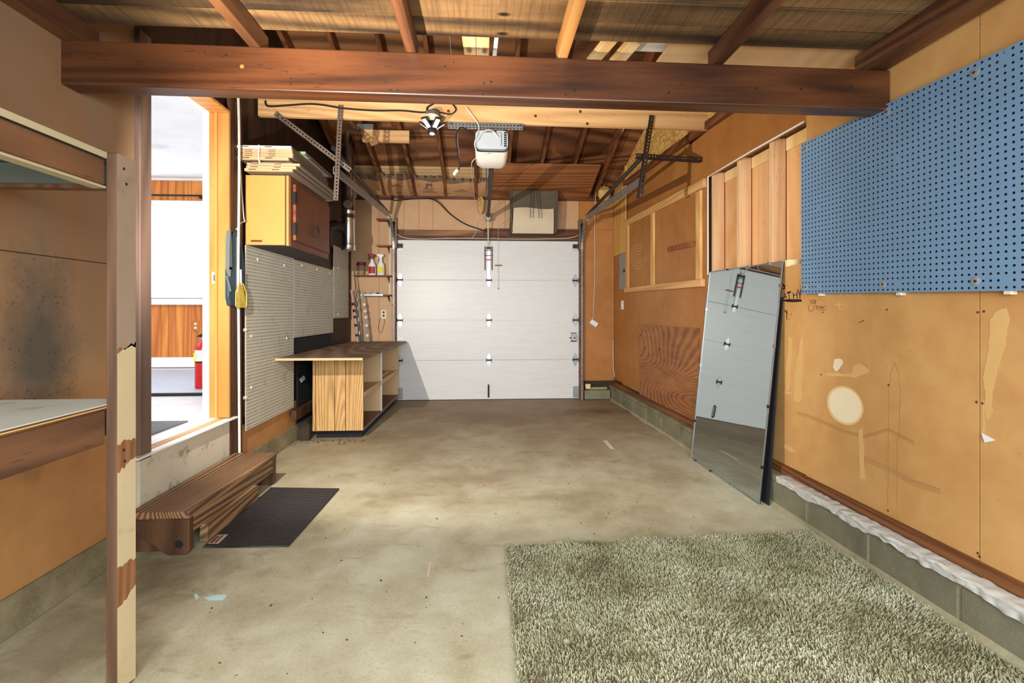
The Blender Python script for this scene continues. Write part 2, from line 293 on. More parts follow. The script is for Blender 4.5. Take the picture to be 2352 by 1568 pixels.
# ------------------------------------------------------------------ mesh builder
BASE = {}                                            # object -> world location
class MB:
    def __init__(s): s.v = []; s.f = []; s.dark = []
    def add(s, vs, fs):
        k = len(s.v); s.v += [Vector(p) for p in vs]; s.f += [tuple(i + k for i in f) for f in fs]; return s
    def hexa(s, p):                                  # 0-3 one face, 4-7 the opposite one
        return s.add(p, [(0, 3, 2, 1), (4, 5, 6, 7), (0, 1, 5, 4), (1, 2, 6, 5), (2, 3, 7, 6), (3, 0, 4, 7)])
    def box(s, x0, x1, y0, y1, z0, z1):
        return s.hexa([(x0, y0, z0), (x1, y0, z0), (x1, y1, z0), (x0, y1, z0), (x0, y0, z1), (x1, y0, z1), (x1, y1, z1), (x0, y1, z1)])
    def wbox(s, o0, o1, y0, y1, z0, z1, z0b=None, z1b=None):   # on the right wall; z0b/z1b at the y1 end
        a = z0 if z0b is None else z0b; b = z1 if z1b is None else z1b
        return s.hexa([W(o1, y0, z0), W(o0, y0, z0), W(o0, y1, a), W(o1, y1, a), W(o1, y0, z1), W(o0, y0, z1), W(o0, y1, b), W(o1, y1, b)])
    def plate(s, pts, n):                            # polygon pts extruded by vector n
        n = Vector(n); k = len(pts); a = [Vector(p) for p in pts]; b = [p + n for p in a]
        return s.add(a + b, [tuple(range(k))[::-1], tuple(range(k, 2 * k))] + [(i, (i + 1) % k, k + (i + 1) % k, k + i) for i in range(k)])
    def bar(s, p0, p1, w, h, up=(0, 0, 1)):          # rectangular bar, w across, h along up
        p0, p1 = Vector(p0), Vector(p1); d = (p1 - p0).normalized(); up = Vector(up); sx = d.cross(up).normalized(); uz = sx.cross(d).normalized()
        q = []
        for p in (p0, p1):
            q += [p - sx * w / 2 - uz * h / 2, p + sx * w / 2 - uz * h / 2, p + sx * w / 2 + uz * h / 2, p - sx * w / 2 + uz * h / 2]
        return s.hexa(q)
    def tube(s, pts, r, seg=8, r1=None, cap=True):
        pts = [Vector(p) for p in pts]; n = len(pts); rings = []; ref = None
        for i, p in enumerate(pts):
            d = (pts[min(i + 1, n - 1)] - pts[max(i - 1, 0)]).normalized()
            if ref is None: ref = Vector((0, 0, 1)) if abs(d.z) < 0.9 else Vector((1, 0, 0))
            a = (ref - d * ref.dot(d)); a = a.normalized() if a.length > 1e-6 else d.orthogonal().normalized(); ref = a; b = d.cross(a)
            rr = r if r1 is None else r + (r1 - r) * i / max(1, n - 1)
            rings.append([p + (a * math.cos(2 * math.pi * k / seg) + b * math.sin(2 * math.pi * k / seg)) * rr for k in range(seg)])
        vs = [q for g in rings for q in g]
        fs = [(i * seg + k, i * seg + (k + 1) % seg, (i + 1) * seg + (k + 1) % seg, (i + 1) * seg + k) for i in range(n - 1) for k in range(seg)]
        if cap: fs += [tuple(range(seg))[::-1], tuple(range((n - 1) * seg, n * seg))]
        return s.add(vs, fs)
    def lathe(s, prof, c, ax=(0, 0, 1), seg=24, sx=1.0, sy=1.0):   # prof: (radius, height)
        ax = Vector(ax).normalized(); u = ax.orthogonal().normalized() if abs(ax.z) < 0.99 else Vector((1, 0, 0)); w = ax.cross(u); c = Vector(c); n = len(prof)
        vs = [c + ax * h + (u * math.cos(2 * math.pi * k / seg) * sx + w * math.sin(2 * math.pi * k / seg) * sy) * r for r, h in prof for k in range(seg)]
        fs = [(i * seg + k, i * seg + (k + 1) % seg, (i + 1) * seg + (k + 1) % seg, (i + 1) * seg + k) for i in range(n - 1) for k in range(seg)]
        fs += [tuple(range(seg))[::-1], tuple(range((n - 1) * seg, n * seg))]
        return s.add(vs, fs)
    def grid(s, fn, nu, nv):
        vs = [fn(i / nu, j / nv) for j in range(nv + 1) for i in range(nu + 1)]
        return s.add(vs, [(j * (nu + 1) + i, j * (nu + 1) + i + 1, (j + 1) * (nu + 1) + i + 1, (j + 1) * (nu + 1) + i) for j in range(nv) for i in range(nu)])
    def holes(s, O, u, v, n, nu, nv, su, sv, r, th, skip=()):    # perforated sheet, O corner, n towards the viewer
        O, u, v, n = Vector(O), Vector(u).normalized(), Vector(v).normalized(), Vector(n).normalized()
        for j in range(nv):
            for i in range(nu):
                c = O + u * (i + .5) * su + v * (j + .5) * sv
                out = [c + u * (a * su / 2) + v * (b * sv / 2) for a, b in ((1, 0), (1, 1), (0, 1), (-1, 1), (-1, 0), (-1, -1), (0, -1), (1, -1))]
                if (i, j) in skip: s.add(out, [tuple(range(8))]); continue
                inn = [c + (u * math.cos(k * math.pi / 4) + v * math.sin(k * math.pi / 4)) * r for k in range(8)]
                bk = [p - n * th for p in inn]
                s.dark += range(len(s.f) + 8, len(s.f) + 16)
                s.add(out + inn + bk, [(k, (k + 1) % 8, 8 + (k + 1) % 8, 8 + k) for k in range(8)] + [(8 + k, 8 + (k + 1) % 8, 16 + (k + 1) % 8, 16 + k) for k in range(8)])
        a = O; b = O + u * nu * su; c = b + v * nv * sv; d = O + v * nv * sv
        for p, q in ((a, b), (b, c), (c, d), (d, a)): s.add([p, q, q - n * th, p - n * th], [(0, 1, 2, 3)])
        return s
    def obj(s, name, mat, parent=None, smooth=False, bevel=0.0, seg=1):
        lo = Vector((min(p.x for p in s.v), min(p.y for p in s.v), min(p.z for p in s.v))); hi = Vector((max(p.x for p in s.v), max(p.y for p in s.v), max(p.z for p in s.v)))
        c = Vector(((lo.x + hi.x) / 2, (lo.y + hi.y) / 2, lo.z))
        me = bpy.data.meshes.new(name); me.from_pydata([p - c for p in s.v], [], s.f); me.update()
        if mat: me.materials.append(MT(mat))
        if s.dark:
            me.materials.append(MT('hole_shade'))  # near-black hole walls carry the cavity shade in their colour
            for i_ in s.dark: me.polygons[i_].material_index = 1
        if smooth:
            me.polygons.foreach_set('use_smooth', [True] * len(me.polygons))
            try: me.set_sharp_from_angle(angle=math.radians(40))
            except Exception: pass
        o = bpy.data.objects.new(name, me); C.objects.link(o); place(o, c, parent)
        if bevel:
            m = o.modifiers.new('bevel', 'BEVEL'); m.width = bevel; m.segments = seg; m.limit_method = 'ANGLE'; m.angle_limit = math.radians(50)
        return o
def place(o, wloc, parent):
    BASE[o.name] = Vector(wloc)
    if parent is not None: o.parent = parent; o.location = Vector(wloc) - BASE[parent.name]
    else: o.location = wloc
def tag(o, label, cat, group=None, kind=None):
    o['label'] = label; o['category'] = cat
    if group: o['group'] = group
    if kind: o['kind'] = kind
    return o
def thing(name, label, cat, loc, group=None, kind=None):
    o = bpy.data.objects.new(name, None); C.objects.link(o); o.empty_display_size = 0.05; place(o, loc, None); return tag(o, label, cat, group, kind)
def B(x0, x1, y0, y1, z0, z1): return MB().box(x0, x1, y0, y1, z0, z1)
def text(name, body, loc, rot, size, mat, parent, ext=0.0004, sx=1.0):
    cu = bpy.data.curves.new(name, 'FONT'); cu.body = body; cu.size = size; cu.align_x = 'CENTER'; cu.align_y = 'CENTER'; cu.extrude = ext; cu.space_line = 0.9
    tmp = bpy.data.objects.new(name + '_src', cu); me = bpy.data.meshes.new_from_object(tmp); bpy.data.objects.remove(tmp); me.materials.clear(); me.materials.append(MT(mat)); o = bpy.data.objects.new(name, me); C.objects.link(o); place(o, loc, parent); o.rotation_euler = rot; return o

# ================================================================== STRUCTURE
tag(B(-1.95, 2.0, -1.7, 6.62, -0.12, 0).obj('floor', 'floor_concrete'), 'worn stained concrete garage floor', 'floor', kind='structure')
# marks on the slab
FL = bpy.data.objects['floor']
def blob(pts2, z=0.0006, name='paint_mark', mat='chalk_blue', parent=FL): return MB().plate([(x, y, z) for x, y in pts2], (0, 0, 0.0004)).obj(name, mat, parent)
for px, m in (([(445, 1366), (452, 1362), (458, 1372), (450, 1378)], 'chalk_blue'), ([(470, 1372), (500, 1366), (522, 1366), (512, 1378), (478, 1378)], 'chalk_blue'),
              ([(980, 1322), (986, 1290), (990, 1292), (985, 1324)], 'chalk_pink'), ([(1385, 1012), (1394, 1011), (1413, 1032), (1402, 1031)], 'label_grey')):
    blob([tuple(atZ(x, y, 0)[:2]) for x, y in px], mat=m)

# ---- left wall
WL = thing('wall_left', 'brown hardboard left wall with a doorway into the house', 'wall', (-1.75, 2.0, 0), kind='structure')
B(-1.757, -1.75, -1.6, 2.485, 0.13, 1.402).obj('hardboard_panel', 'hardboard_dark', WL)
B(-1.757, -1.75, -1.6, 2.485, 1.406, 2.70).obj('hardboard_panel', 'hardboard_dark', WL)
B(-1.87, -1.758, -1.6, 2.53, 0, 2.75).obj('wall_core', 'stud_dark', WL)
B(-1.87, -1.764, 3.36, 6.5, 0, 2.75).obj('wall_core', 'stud_dark', WL)
B(-1.87, -1.764, -1.6, 6.5, 2.56, 4.3).obj('gable_boarding', 'wall_dark_wood', WL)
B(-1.764, -1.752, 3.40, 6.40, 0.12, 3.0).obj('dark_boarding', 'wall_dark_wood', WL)
B(-1.752, -1.745, 3.55, 4.52, 0.125, 0.36).obj('hardboard_panel', 'hardboard_brown', WL)
for y0, y1 in ((-1.6, 2.50), (3.34, 6.38)):
    MB().hexa([(-1.80, y0, 0), (-1.715, y0, 0), (-1.715, y1, 0), (-1.80, y1, 0), (-1.80, y0, 0.135), (-1.735, y0, 0.135), (-1.735, y1, 0.135), (-1.80, y1, 0.135)]).obj('concrete_curb', 'curb_concrete', WL, bevel=0.004)
B(-1.81, -1.732, 2.50, 3.34, 0, 0.445).obj('door_riser', 'riser_white', WL)
for y0, y1, o in ((3.345, 3.395, 0.022), (3.40, 3.53, 0.012)): B(-1.755, -1.752 + o, y0, y1, 0.06, 2.66).obj('stud', 'stud_dark', WL, bevel=0.003)
# ply joint seams of mould on the near panel: soft dark bloom as paint-thin patches
T1 = thing('trim_1', 'golden wood door frame around the bright doorway', 'door frame', (-1.79, 2.95, 0.445), kind='structure')
B(-1.757, -1.722, 2.485, 2.568, 0.43, 2.60).obj('casing', 'casing_taupe', T1, bevel=0.003)
B(-1.857, -1.728, 3.325, 3.345, 0.462, 2.53).obj('jamb', 'jamb_gold', T1, bevel=0.002)
B(-1.812, -1.797, 3.306, 3.326, 0.462, 2.53).obj('door_stop', 'jamb_gold', T1, bevel=0.002)
B(-1.9, -1.857, 3.32, 3.40, 0.462, 2.60).obj('inner_casing', 'trim_white', T1, bevel=0.003)
B(-1.9, -1.857, 2.45, 2.56, 0.462, 2.60).obj('inner_casing', 'trim_white', T1, bevel=0.003)
B(-1.857, -1.758, 2.548, 2.566, 0.462, 2.53).obj('jamb', 'jamb_gold', T1, bevel=0.002)
B(-1.857, -1.728, 2.548, 3.345, 2.53, 2.55).obj('head_jamb', 'jamb_gold', T1, bevel=0.002)
B(-1.9, -1.857, 2.45, 3.40, 2.53, 2.60).obj('inner_casing', 'trim_white', T1, bevel=0.003)
B(-1.902, -1.797, 2.50, 3.36, 0.446, 0.463).obj('threshold', 'trim_white', T1, bevel=0.002)
B(-1.795, -1.755, 2.50, 3.36, 0.446, 0.458).obj('threshold', 'batten_pine_y', T1, bevel=0.002)
B(-1.753, -1.700, 2.44, 3.40, 0.446, 0.457).obj('threshold', 'trim_white', T1, bevel=0.003)
p = B(-1.84, -1.80, 3.3235, 3.3245, 1.37, 1.45).obj('strike_plate', 'ivory', T1); B(-1.826, -1.813, 3.3225, 3.3236, 1.39, 1.43).obj('latch_hole', 'ink_brown', p)

# ---- right wall
WR = thing('wall_right', 'golden brown hardboard right wall with an open stud bay', 'wall', (1.85, 2.5, 0), kind='structure')
def wb(name, mat, o0, o1, y0, y1, z0, z1, z0b=None, z1b=None, bevel=0.0, parent=None): return MB().wbox(o0, o1, y0, y1, z0, z1, z0b, z1b).obj(name, mat, parent or WR, bevel=bevel)
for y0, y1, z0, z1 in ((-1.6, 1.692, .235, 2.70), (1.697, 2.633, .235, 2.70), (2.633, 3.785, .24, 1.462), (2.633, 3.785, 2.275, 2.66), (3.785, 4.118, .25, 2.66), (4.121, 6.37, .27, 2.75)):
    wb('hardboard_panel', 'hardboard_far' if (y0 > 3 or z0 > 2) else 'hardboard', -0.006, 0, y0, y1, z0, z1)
wb('sheathing', 'ply_strip', -0.125, -0.112, -1.6, 6.45, 0, 4.3)
for y0 in (3.70, 3.332, 2.952): wb('stud', 'stud_pine', -0.096, -0.007, y0, y0 + .038, 1.40, 2.30, bevel=.003)
for y0, y1 in ((3.738, 3.80), (3.372, 3.698), (2.992, 3.33), (2.60, 2.95)):
    wb('sheathing_board', 'sheath_ply_z', -0.111, -0.1, y0, y1, 1.36, 2.215); wb('header_strip', 'header_pine', -0.111, -0.094, y0, y1, 2.216, 2.30, bevel=.002)
wb('top_plate', 'trim_dark', -0.111, -0.007, 2.60, 3.80, 2.301, 2.34)
wb('bay_ledge', 'batten_pine_y', -0.111, -0.006, 2.60, 3.80, 1.42, 1.456)
MB().tube([W(.008, 3.765, 1.48), W(.008, 3.765, 2.28), W(.008, 3.2, 2.285), W(.008, 2.64, 2.28)], .006, 6).obj('edge_strip', 'trim_white', WR)
wb('batten', 'batten_pine_y', 0, .03, 3.80, 5.84, 2.205, 2.279, 2.245, 2.316, bevel=.003)
wb('batten', 'batten_pine_y', 0, .035, 3.82, 5.84, 1.389, 1.454, 1.419, 1.474, bevel=.003)
for y0, y1, z0, z1 in ((5.74, 5.83, 1.472, 2.25), (4.91, 4.985, 1.44, 2.24), (3.87, 3.955, 1.455, 2.20)): wb('batten', 'batten_pine_z', 0, .022, y0, y1, z0, z1, bevel=.003)
wb('plywood_strip', 'ply_strip', 0.0, .012, 5.845, 6.34, 1.93, 2.98, bevel=.002)
wb('batten', 'batten_pine_z', .012, .03, 5.80, 5.842, 2.32, 3.0, bevel=.002)
wb('dark_cleat', 'shelf_brown', 0, .016, 3.99, 4.56, 1.745, 1.79, 1.77, 1.815, bevel=.002)
wb('plywood_patch', 'ply_patch', 0, .008, 3.92, 5.366, .215, 1.04)
wb('wall_plate', 'sill_red', 0, .045, 2.4, 5.85, 2.60, 2.665, 2.75, 2.815, bevel=.003)
MB().plate([W(.004, 2.3, 2.68), W(.004, 5.84, 2.82), W(.004, 6.4, 2.75), W(.004, 6.4, 2.9), W(.004, 2.5, 4.2), W(.004, 2.3, 4.2)], (-.008, 0, 0)).obj('gable_sheathing', 'osb', WR)
# block footing
def WBk(off, y, z): return Vector((1.8148 - 0.018 * y - off, y, z))
def bbox(m, o0, o1, y0, y1, z0, z1): return m.hexa([WBk(o1, y0, z0), WBk(o0, y0, z0), WBk(o0, y1, z0), WBk(o1, y1, z0), WBk(o1, y0, z1), WBk(o0, y0, z1), WBk(o0, y1, z1), WBk(o1, y1, z1)])
bbox(MB(), -.20, -.006, -1.6, 6.38, 0, .150).obj('mortar_bed', 'mortar', WR)
bbox(MB(), -.20, .004, -1.6, 6.38, .152, .188).obj('block_ledge', 'curb_concrete', WR, bevel=.005)
y = 2.10 - .41 * 9
while y < 6.3:
    bbox(MB(), -.05, random.uniform(-.001, .003), y, min(y + .398, 6.37), .014, .150).obj('concrete_block', 'block_concrete', WR, bevel=.004); y += .41
MB().grid(lambda u, v: WBk(.001 + (.016 + .010 * math.sin(u * 47) + .006 * math.sin(u * 131)) * (1 - v), -1.6 + 7.95 * u, .0008 + .022 * v), 160, 2).obj('mortar_fillet', 'mortar', WR)
wb('sill_plate', 'sill_red', -.02, .028, -1.6, 6.37, .188, .236, bevel=.004)

# ---- back wall
WBK = thing('wall_back', 'tan hardboard wall around the garage door', 'wall', (0, 6.42, 0), kind='structure')
def kb(name, mat, x0, x1, z0, z1, y0=6.374, y1=6.382, bevel=0.0): return B(x0, x1, y0, y1, z0, z1).obj(name, mat, WBK, bevel=bevel)
for x0, x1, z0, z1 in ((-1.752, -1.392, .05, 2.66), (-1.389, -1.20, .05, 2.66)): kb('hardboard_panel', 'hardboard_door_wall', x0, x1, z0, z1)
for x0, x1, z0 in ((-1.198, -1.066, 2.275), (-1.063, -.865, 2.262), (-.862, -.682, 2.262), (-.679, .28, 2.27), (.284, 1.28, 2.30)): kb('hardboard_panel', 'hardboard_door_wall', x0, x1, z0, 2.68)
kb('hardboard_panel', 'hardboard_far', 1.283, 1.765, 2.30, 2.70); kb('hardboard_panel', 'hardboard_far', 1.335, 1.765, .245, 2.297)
kb('header_board', 'header_stained', -1.066, .0, 2.192, 2.272, 6.366, 6.40, .003); kb('header_board', 'trim_dark', .003, 1.30, 2.192, 2.30, 6.366, 6.40, .003)
kb('header_trim', 'trim_dark', -1.20, 1.335, 2.142, 2.19, 6.352, 6.40, .003)
kb('top_plate', 'trim_dark', -1.76, 1.78, 2.68, 2.72, 6.345, 6.48, .003)
kb('door_jamb', 'sill_red', -1.20, -1.158, 0, 2.142, 6.30, 6.46, .003); kb('door_jamb', 'sill_red', 1.288, 1.334, 0, 2.142, 6.30, 6.46, .003)
for x0, x1, z0, z1 in ((-1.87, -1.2, 0, 2.72), (1.334, 1.95, 0, 2.72), (-1.2, 1.334, 2.14, 2.72)): kb('wall_core', 'stud_dark', x0, x1, z0, z1, 6.385, 6.50)
kb('eave_board', 'roof_ply', -1.9, 1.95, 2.72, 2.9, 6.44, 6.48)
kb('concrete_block', 'block_concrete', 1.345, 1.69, .008, .13, 6.28, 6.45, .005)
kb('block_ledge', 'dirt_shade', 1.335, 1.76, .131, .246, 6.36, 6.45, .006)
kb('broken_mortar', 'mortar', 1.40, 1.66, .132, .165, 6.31, 6.36, .008)
kb('concrete_curb', 'curb_concrete', -1.76, -1.2, 0, .05, 6.35, 6.44)

# ---- rear wall with the window behind the viewer
WRE = thing('wall_rear', 'hardboard wall behind the viewer with a wide window opening', 'wall', (0, -.96, 0), kind='structure')
for x0, x1, z0, z1 in ((-1.95, -1.25, 0, 2.75), (1.65, 2.05, 0, 2.75), (-1.25, 1.65, 0, .58), (-1.25, 1.65, 2.32, 2.75)): B(x0, x1, -1.00, -.92, z0, z1).obj('hardboard_panel', 'hardboard_brown', WRE)

# ---- beam, joists, attic boards
bm = MB().hexa([(-1.75, 2.07, 2.123), (1.86, 2.07, 2.106), (1.86, 2.16, 2.106), (-1.75, 2.16, 2.123), (-1.75, 2.07, 2.308), (1.86, 2.07, 2.288), (1.86, 2.16, 2.288), (-1.75, 2.16, 2.308)])
BEAM = tag(bm.obj('beam', 'beam_wood', bevel=.006, seg=2), 'heavy dark stained timber beam crossing the garage', 'beam', kind='structure')
kn = atY(556, 153, 2.069); BEAMK = MB().lathe([(.007, 0), (.009, .001)], kn, (0, -1, 0), 14).obj('knot', 'shelf_brown', BEAM)
for x, y, r in ((443, 116, 2), (470, 121, 3), (520, 127, 5), (442, 160, 2.5), (660, 165, 3), (668, 180, 3), (668, 194, 3), (886, 188, 4), (896, 207, 5), (913, 208, 5), (1022, 152, 4), (1042, 143, 3), (1112, 191, 4), (1128, 188, 5), (1108, 217, 4), (1300, 217, 4), (1320, 208, 7), (1536, 213, 6), (1736, 203, 5), (1840, 205, 6), (1955, 200, 8)):
    c0 = atY(x, y, 2.0695); MB().lathe([(r * .0012, 0), (r * .0010, .0008)], c0, (0, -1, 0), 8).obj('nail_hole', 'ink_black', BEAM)
CL = thing('ceiling', 'rough sawn attic floor boards seen from below on red joists', 'ceiling', (0, 0.5, 2.29), kind='structure')
y = 2.105; k = 0
while y > -1.5:
    B(-1.75, 1.88, y - .137, y, 2.392 + random.uniform(0, .003), 2.412).obj('plank', 'plank_rough', CL, bevel=.002); y -= .140; k += 1
for x0, x1, m in ((-.995, -.950, 'joist_red'), (-.338, -.295, 'joist_red'), (.327, .370, 'joist_light'), (1.040, 1.085, 'joist_red')):
    B(x0, x1, -1.5, 2.155, 2.303, 2.391).obj('joist', m, CL, bevel=.003)
B(-1.75, -1.66, -1.5, 2.155, 2.306, 2.391).obj('joist', 'joist_red', CL, bevel=.003)
MB().hexa([(1.79, -1.5, 2.30), (1.90, -1.5, 2.30), (1.855, 2.155, 2.295), (1.755, 2.155, 2.295), (1.79, -1.5, 2.391), (1.90, -1.5, 2.391), (1.855, 2.155, 2.391), (1.755, 2.155, 2.391)]).obj('joist', 'joist_red', CL, bevel=.003)
cb = MB().hexa([(-1.735, 3.75, 2.685), (1.82, 3.75, 2.658), (1.82, 3.788, 2.658), (-1.735, 3.788, 2.685), (-1.735, 3.75, 2.835), (1.82, 3.75, 2.80), (1.82, 3.788, 2.80), (-1.735, 3.788, 2.835)])
CB = tag(cb.obj('cross_beam', 'cross_pine', bevel=.003), 'pale pine cross joist behind the dark beam carrying the opener', 'beam', kind='structure')
for x, y in ((1230, 266), (1333, 256), (1349, 284), (1030, 255)):
    MB().lathe([(.012, 0), (.011, .0008)], atY(x, y, 3.7495), (0, -1, 0), 10).obj('knot', 'ink_brown', CB)
# ---- roof
RF = thing('roof', 'plywood roof underside with red brown rafters sloping to the door', 'roof', (0, 4.2, 2.7), kind='structure')
def rz(yy, o=0.0): return 2.70 + o + (6.38 - yy) / 3.0
RAFT = [-1.69 + .397 * i for i in range(9)]
for x in RAFT:
    MB().hexa([(x - .019, 6.40, rz(6.40)), (x + .019, 6.40, rz(6.40)), (x + .019, 2.2, rz(2.2)), (x - .019, 2.2, rz(2.2)), (x - .019, 6.40, rz(6.40, .12)), (x + .019, 6.40, rz(6.40, .12)), (x + .019, 2.2, rz(2.2, .12)), (x - .019, 2.2, rz(2.2, .12))]).obj('rafter', 'rafter_red', RF, bevel=.002)
def roofsheet(x0, x1, y0, y1, o, mat, name='roof_sheet', th=.012):
    return MB().hexa([(x0, y0, rz(y0, o)), (x1, y0, rz(y0, o)), (x1, y1, rz(y1, o)), (x0, y1, rz(y1, o)), (x0, y0, rz(y0, o + th)), (x1, y0, rz(y0, o + th)), (x1, y1, rz(y1, o + th)), (x0, y1, rz(y1, o + th))]).obj(name, mat, RF)
roofsheet(-1.9, .05, 6.55, 5.92, .121, 'roof_ply_pale'); roofsheet(.052, 1.95, 6.55, 5.92, .121, 'roof_ply')
yy = 5.918
while yy > 2.3:
    y2 = max(yy - 1.20, 2.2)
    for x0, x1 in ((-1.9, -.3), (-.298, 1.95)): roofsheet(x0, x1, yy, y2 + .002, .121, 'roof_ply')
    yy = y2
roofsheet(.06, 1.40, 6.335, 5.63, -.013, 'roof_ply_red', 'plywood_patch')
MB().hexa([(-1.9, 2.2, 4.20), (1.95, 2.2, 4.20), (1.95, -1.7, 2.9), (-1.9, -1.7, 2.9), (-1.9, 2.2, 4.23), (1.95, 2.2, 4.23), (1.95, -1.7, 2.93), (-1.9, -1.7, 2.93)]).obj('roof_sheet', 'roof_ply', RF)
# brace boards by the flue
a = atY(832, 297, 4.95); b_ = atY(940, 327, 4.95)
B(a.x, b_.x, 4.95, 4.985, b_.z, a.z).obj('brace_board', 'cross_pine', RF, bevel=.003)
a = atY(836, 290, 4.93); b_ = atY(868, 332, 4.93); MB().bar((a.x + .03, 4.93, a.z), (b_.x - .03, 4.93, b_.z), .085, .03, (0, 1, 0)).obj('brace_board', 'cross_pine', RF, bevel=.003)
a = atY(820, 284, 4.9); b_ = atY(857, 297, 4.9); B(a.x, b_.x, 4.9, 4.91, b_.z, a.z).obj('steel_strap', 'galv', RF)

# ---- the room beyond the doorway
RW = thing('wall_room', 'pine boarded wall of the bright room beyond the doorway', 'wall', (-4, 6.36, .47), kind='structure')
x = -6.2
while x < -1.9:
    w_ = random.choice((.10, .13, .16, .09))
    for z0, z1 in ((.60, 1.27), (2.60, 2.88)): B(x, min(x + w_ - .004, -1.9), 6.33, 6.345, z0, z1).obj('pine_board', 'pine_room', RW, bevel=.002)
    x += w_
B(-6.3, -1.9, 6.346, 6.40, .4, 3.0).obj('wall_core', 'pine_room', RW)
B(-6.3, -1.9, 6.31, 6.33, .47, .60).obj('baseboard', 'trim_white', RW, bevel=.004); B(-6.3, -1.9, 6.30, 6.33, 2.86, 2.885).obj('crown_strip', 'trim_white', RW)
tag(B(-6.4, -6.3, -1.0, 6.4, .4, 3.0).obj('wall_room_side', 'ceiling_white'), 'plain white side wall of the room beyond', 'wall', kind='structure')
tag(B(-6.4, -1.88, -1.1, -1.0, .4, 3.0).obj('wall_room_end', 'ceiling_white'), 'plain white end wall of the room beyond', 'wall', kind='structure')
RG = thing('wall_room_partition', 'white room side of the wall beside the doorway', 'wall', (-1.88, 4, .47), kind='structure')
B(-1.885, -1.872, -1.0, 2.45, .46, 3.0).obj('wall_lining', 'ceiling_white', RG); B(-1.885, -1.872, 3.40, 6.4, .46, 3.0).obj('wall_lining', 'ceiling_white', RG); B(-1.885, -1.872, 2.45, 3.40, 2.60, 3.0).obj('wall_lining', 'ceiling_white', RG)
tag(B(-6.4, -1.872, -1.1, 6.4, 2.885, 2.95).obj('ceiling_room', 'ceiling_white'), 'white ceiling of the room beyond the doorway', 'ceiling', kind='structure')
FR = thing('floor_room', 'pale boarded floor of the room beyond the doorway', 'floor', (-4, 4, .40), kind='structure')
yy = -1.0
while yy < 6.35:
    B(-6.4, -1.903, yy, yy + .147, .42, .462).obj('floor_board', 'room_floor', FR, bevel=.001); yy += .15
WN = thing('window_1', 'bright window with drawn white shade in the room beyond', 'window', (-4.0, 6.3, 1.27), kind='structure')
B(-5.4, -2.6, 6.315, 6.328, 1.36, 2.55).obj('shade', 'shade_glow', WN); B(-5.5, -2.5, 6.27, 6.33, 1.27, 1.345).obj('sill', 'trim_white', WN, bevel=.004)
B(-5.45, -2.55, 6.30, 6.33, 1.345, 1.362).obj('shade_rail', 'galv', WN); B(-5.5, -2.5, 6.29, 6.33, 2.55, 2.60).obj('window_head', 'trim_white', WN, bevel=.003)
MB().tube([(-4.11, 6.30, 2.53), (-4.11, 6.30, 1.9)], .003, 6).obj('shade_cord', 'panel_grey', WN)
# ================================================================== GARAGE DOOR
D1 = thing('door_1', 'white four section overhead garage door', 'garage door', (0.065, 6.40, 0), kind='structure')
ZS = [0.004, .533, 1.069, 1.605, 2.14]
for i in range(4): B(-1.156, 1.286, 6.385, 6.425, ZS[i] + .002, ZS[i + 1] - .002).obj('door_section', 'door_white', D1, bevel=.004)
B(-1.156, 1.286, 6.387, 6.423, 0.0, .004).obj('bottom_seal', 'black_rubber', D1)
for i in range(4): B(-1.156, -1.095, 6.383, 6.386, ZS[i] + .01, ZS[i + 1] - .01).obj('edge_stile', 'door_white', D1)
def hinge(x, z, mat='hinge_steel', dark=False):
    m = MB()
    for sgn in (1, -1):
        pts = [(x - .026, 0, z + sgn * .006), (x + .026, 0, z + sgn * .006), (x + .030, 0, z + sgn * .035), (x + .008, 0, z + sgn * .088), (x - .008, 0, z + sgn * .088), (x - .030, 0, z + sgn * .035)]
        m.plate([(q[0], 6.3845, q[2]) for q in pts], (0, -.003, 0))
    h = m.obj('hinge', mat, D1)
    MB().tube([(x - .036, 6.371, z), (x + .036, 6.371, z)], .010, 10).obj('hinge_barrel', 'strut_dark', h, True)
    e = MB()
    for sx in (-.036, .032): e.box(x + sx, x + sx + .004, 6.362, 6.384, z - .028, z + .028)
    e.obj('hinge_ear', 'strut_dark', h)
for z in ZS[1:4]:
    hinge(-1.116, z); hinge(1.235, z, 'galv')
    hinge(0.064, z)
for x, z, sg in ((-1.112, 2.05, -1), (1.236, 2.06, 1)):
    t = B(x - .035, x + .035, 6.365, 6.384, z - .02, z + .035).obj('top_bracket', 'strut_dark', D1, bevel=.002); B(x - .04, x + .04, 6.362, 6.366, z - .05, z - .04).obj('bracket_plate', 'hinge_steel', t)
    MB().tube([(x, 6.36, z), (x + sg * .07, 6.36, z)], .006, 8).obj('roller_stem', 'steel', t)
t = B(1.175, 1.25, 6.345, 6.384, .79, .87).obj('lock_box', 'galv', D1, bevel=.003); MB().tube([(1.17, 6.355, .83), (1.15, 6.355, .83)], .008, 8).obj('lock_bolt', 'steel', t); MB().lathe([(.012, 0), (.010, .01)], (1.22, 6.346, .83), (0, -1, 0), 10).obj('lock_knob', 'strut_dark', t)
for z in (.885, .775): B(1.17, 1.255, 6.38, 6.385, z, z + .012).obj('lock_strap', 'strut_dark', D1)
B(-1.15, -1.06, 6.36, 6.384, .80, .85).obj('lock_plate', 'trim_white', D1, bevel=.003)
for x in (-1.116, 1.24): B(x - .035, x + .035, 6.37, 6.384, .02, .17).obj('bottom_bracket', 'galv', D1, bevel=.002)
MB().tube([(.058, 6.384, .20), (.058, 6.35, .19), (.058, 6.35, .05), (.058, 6.384, .035)], .010, 8).obj('door_handle', 'black_metal', D1, True)
t = B(.040, .084, 6.374, 6.384, 1.62, 2.09).obj('operator_bracket', 'hinge_steel', D1, bevel=.002)
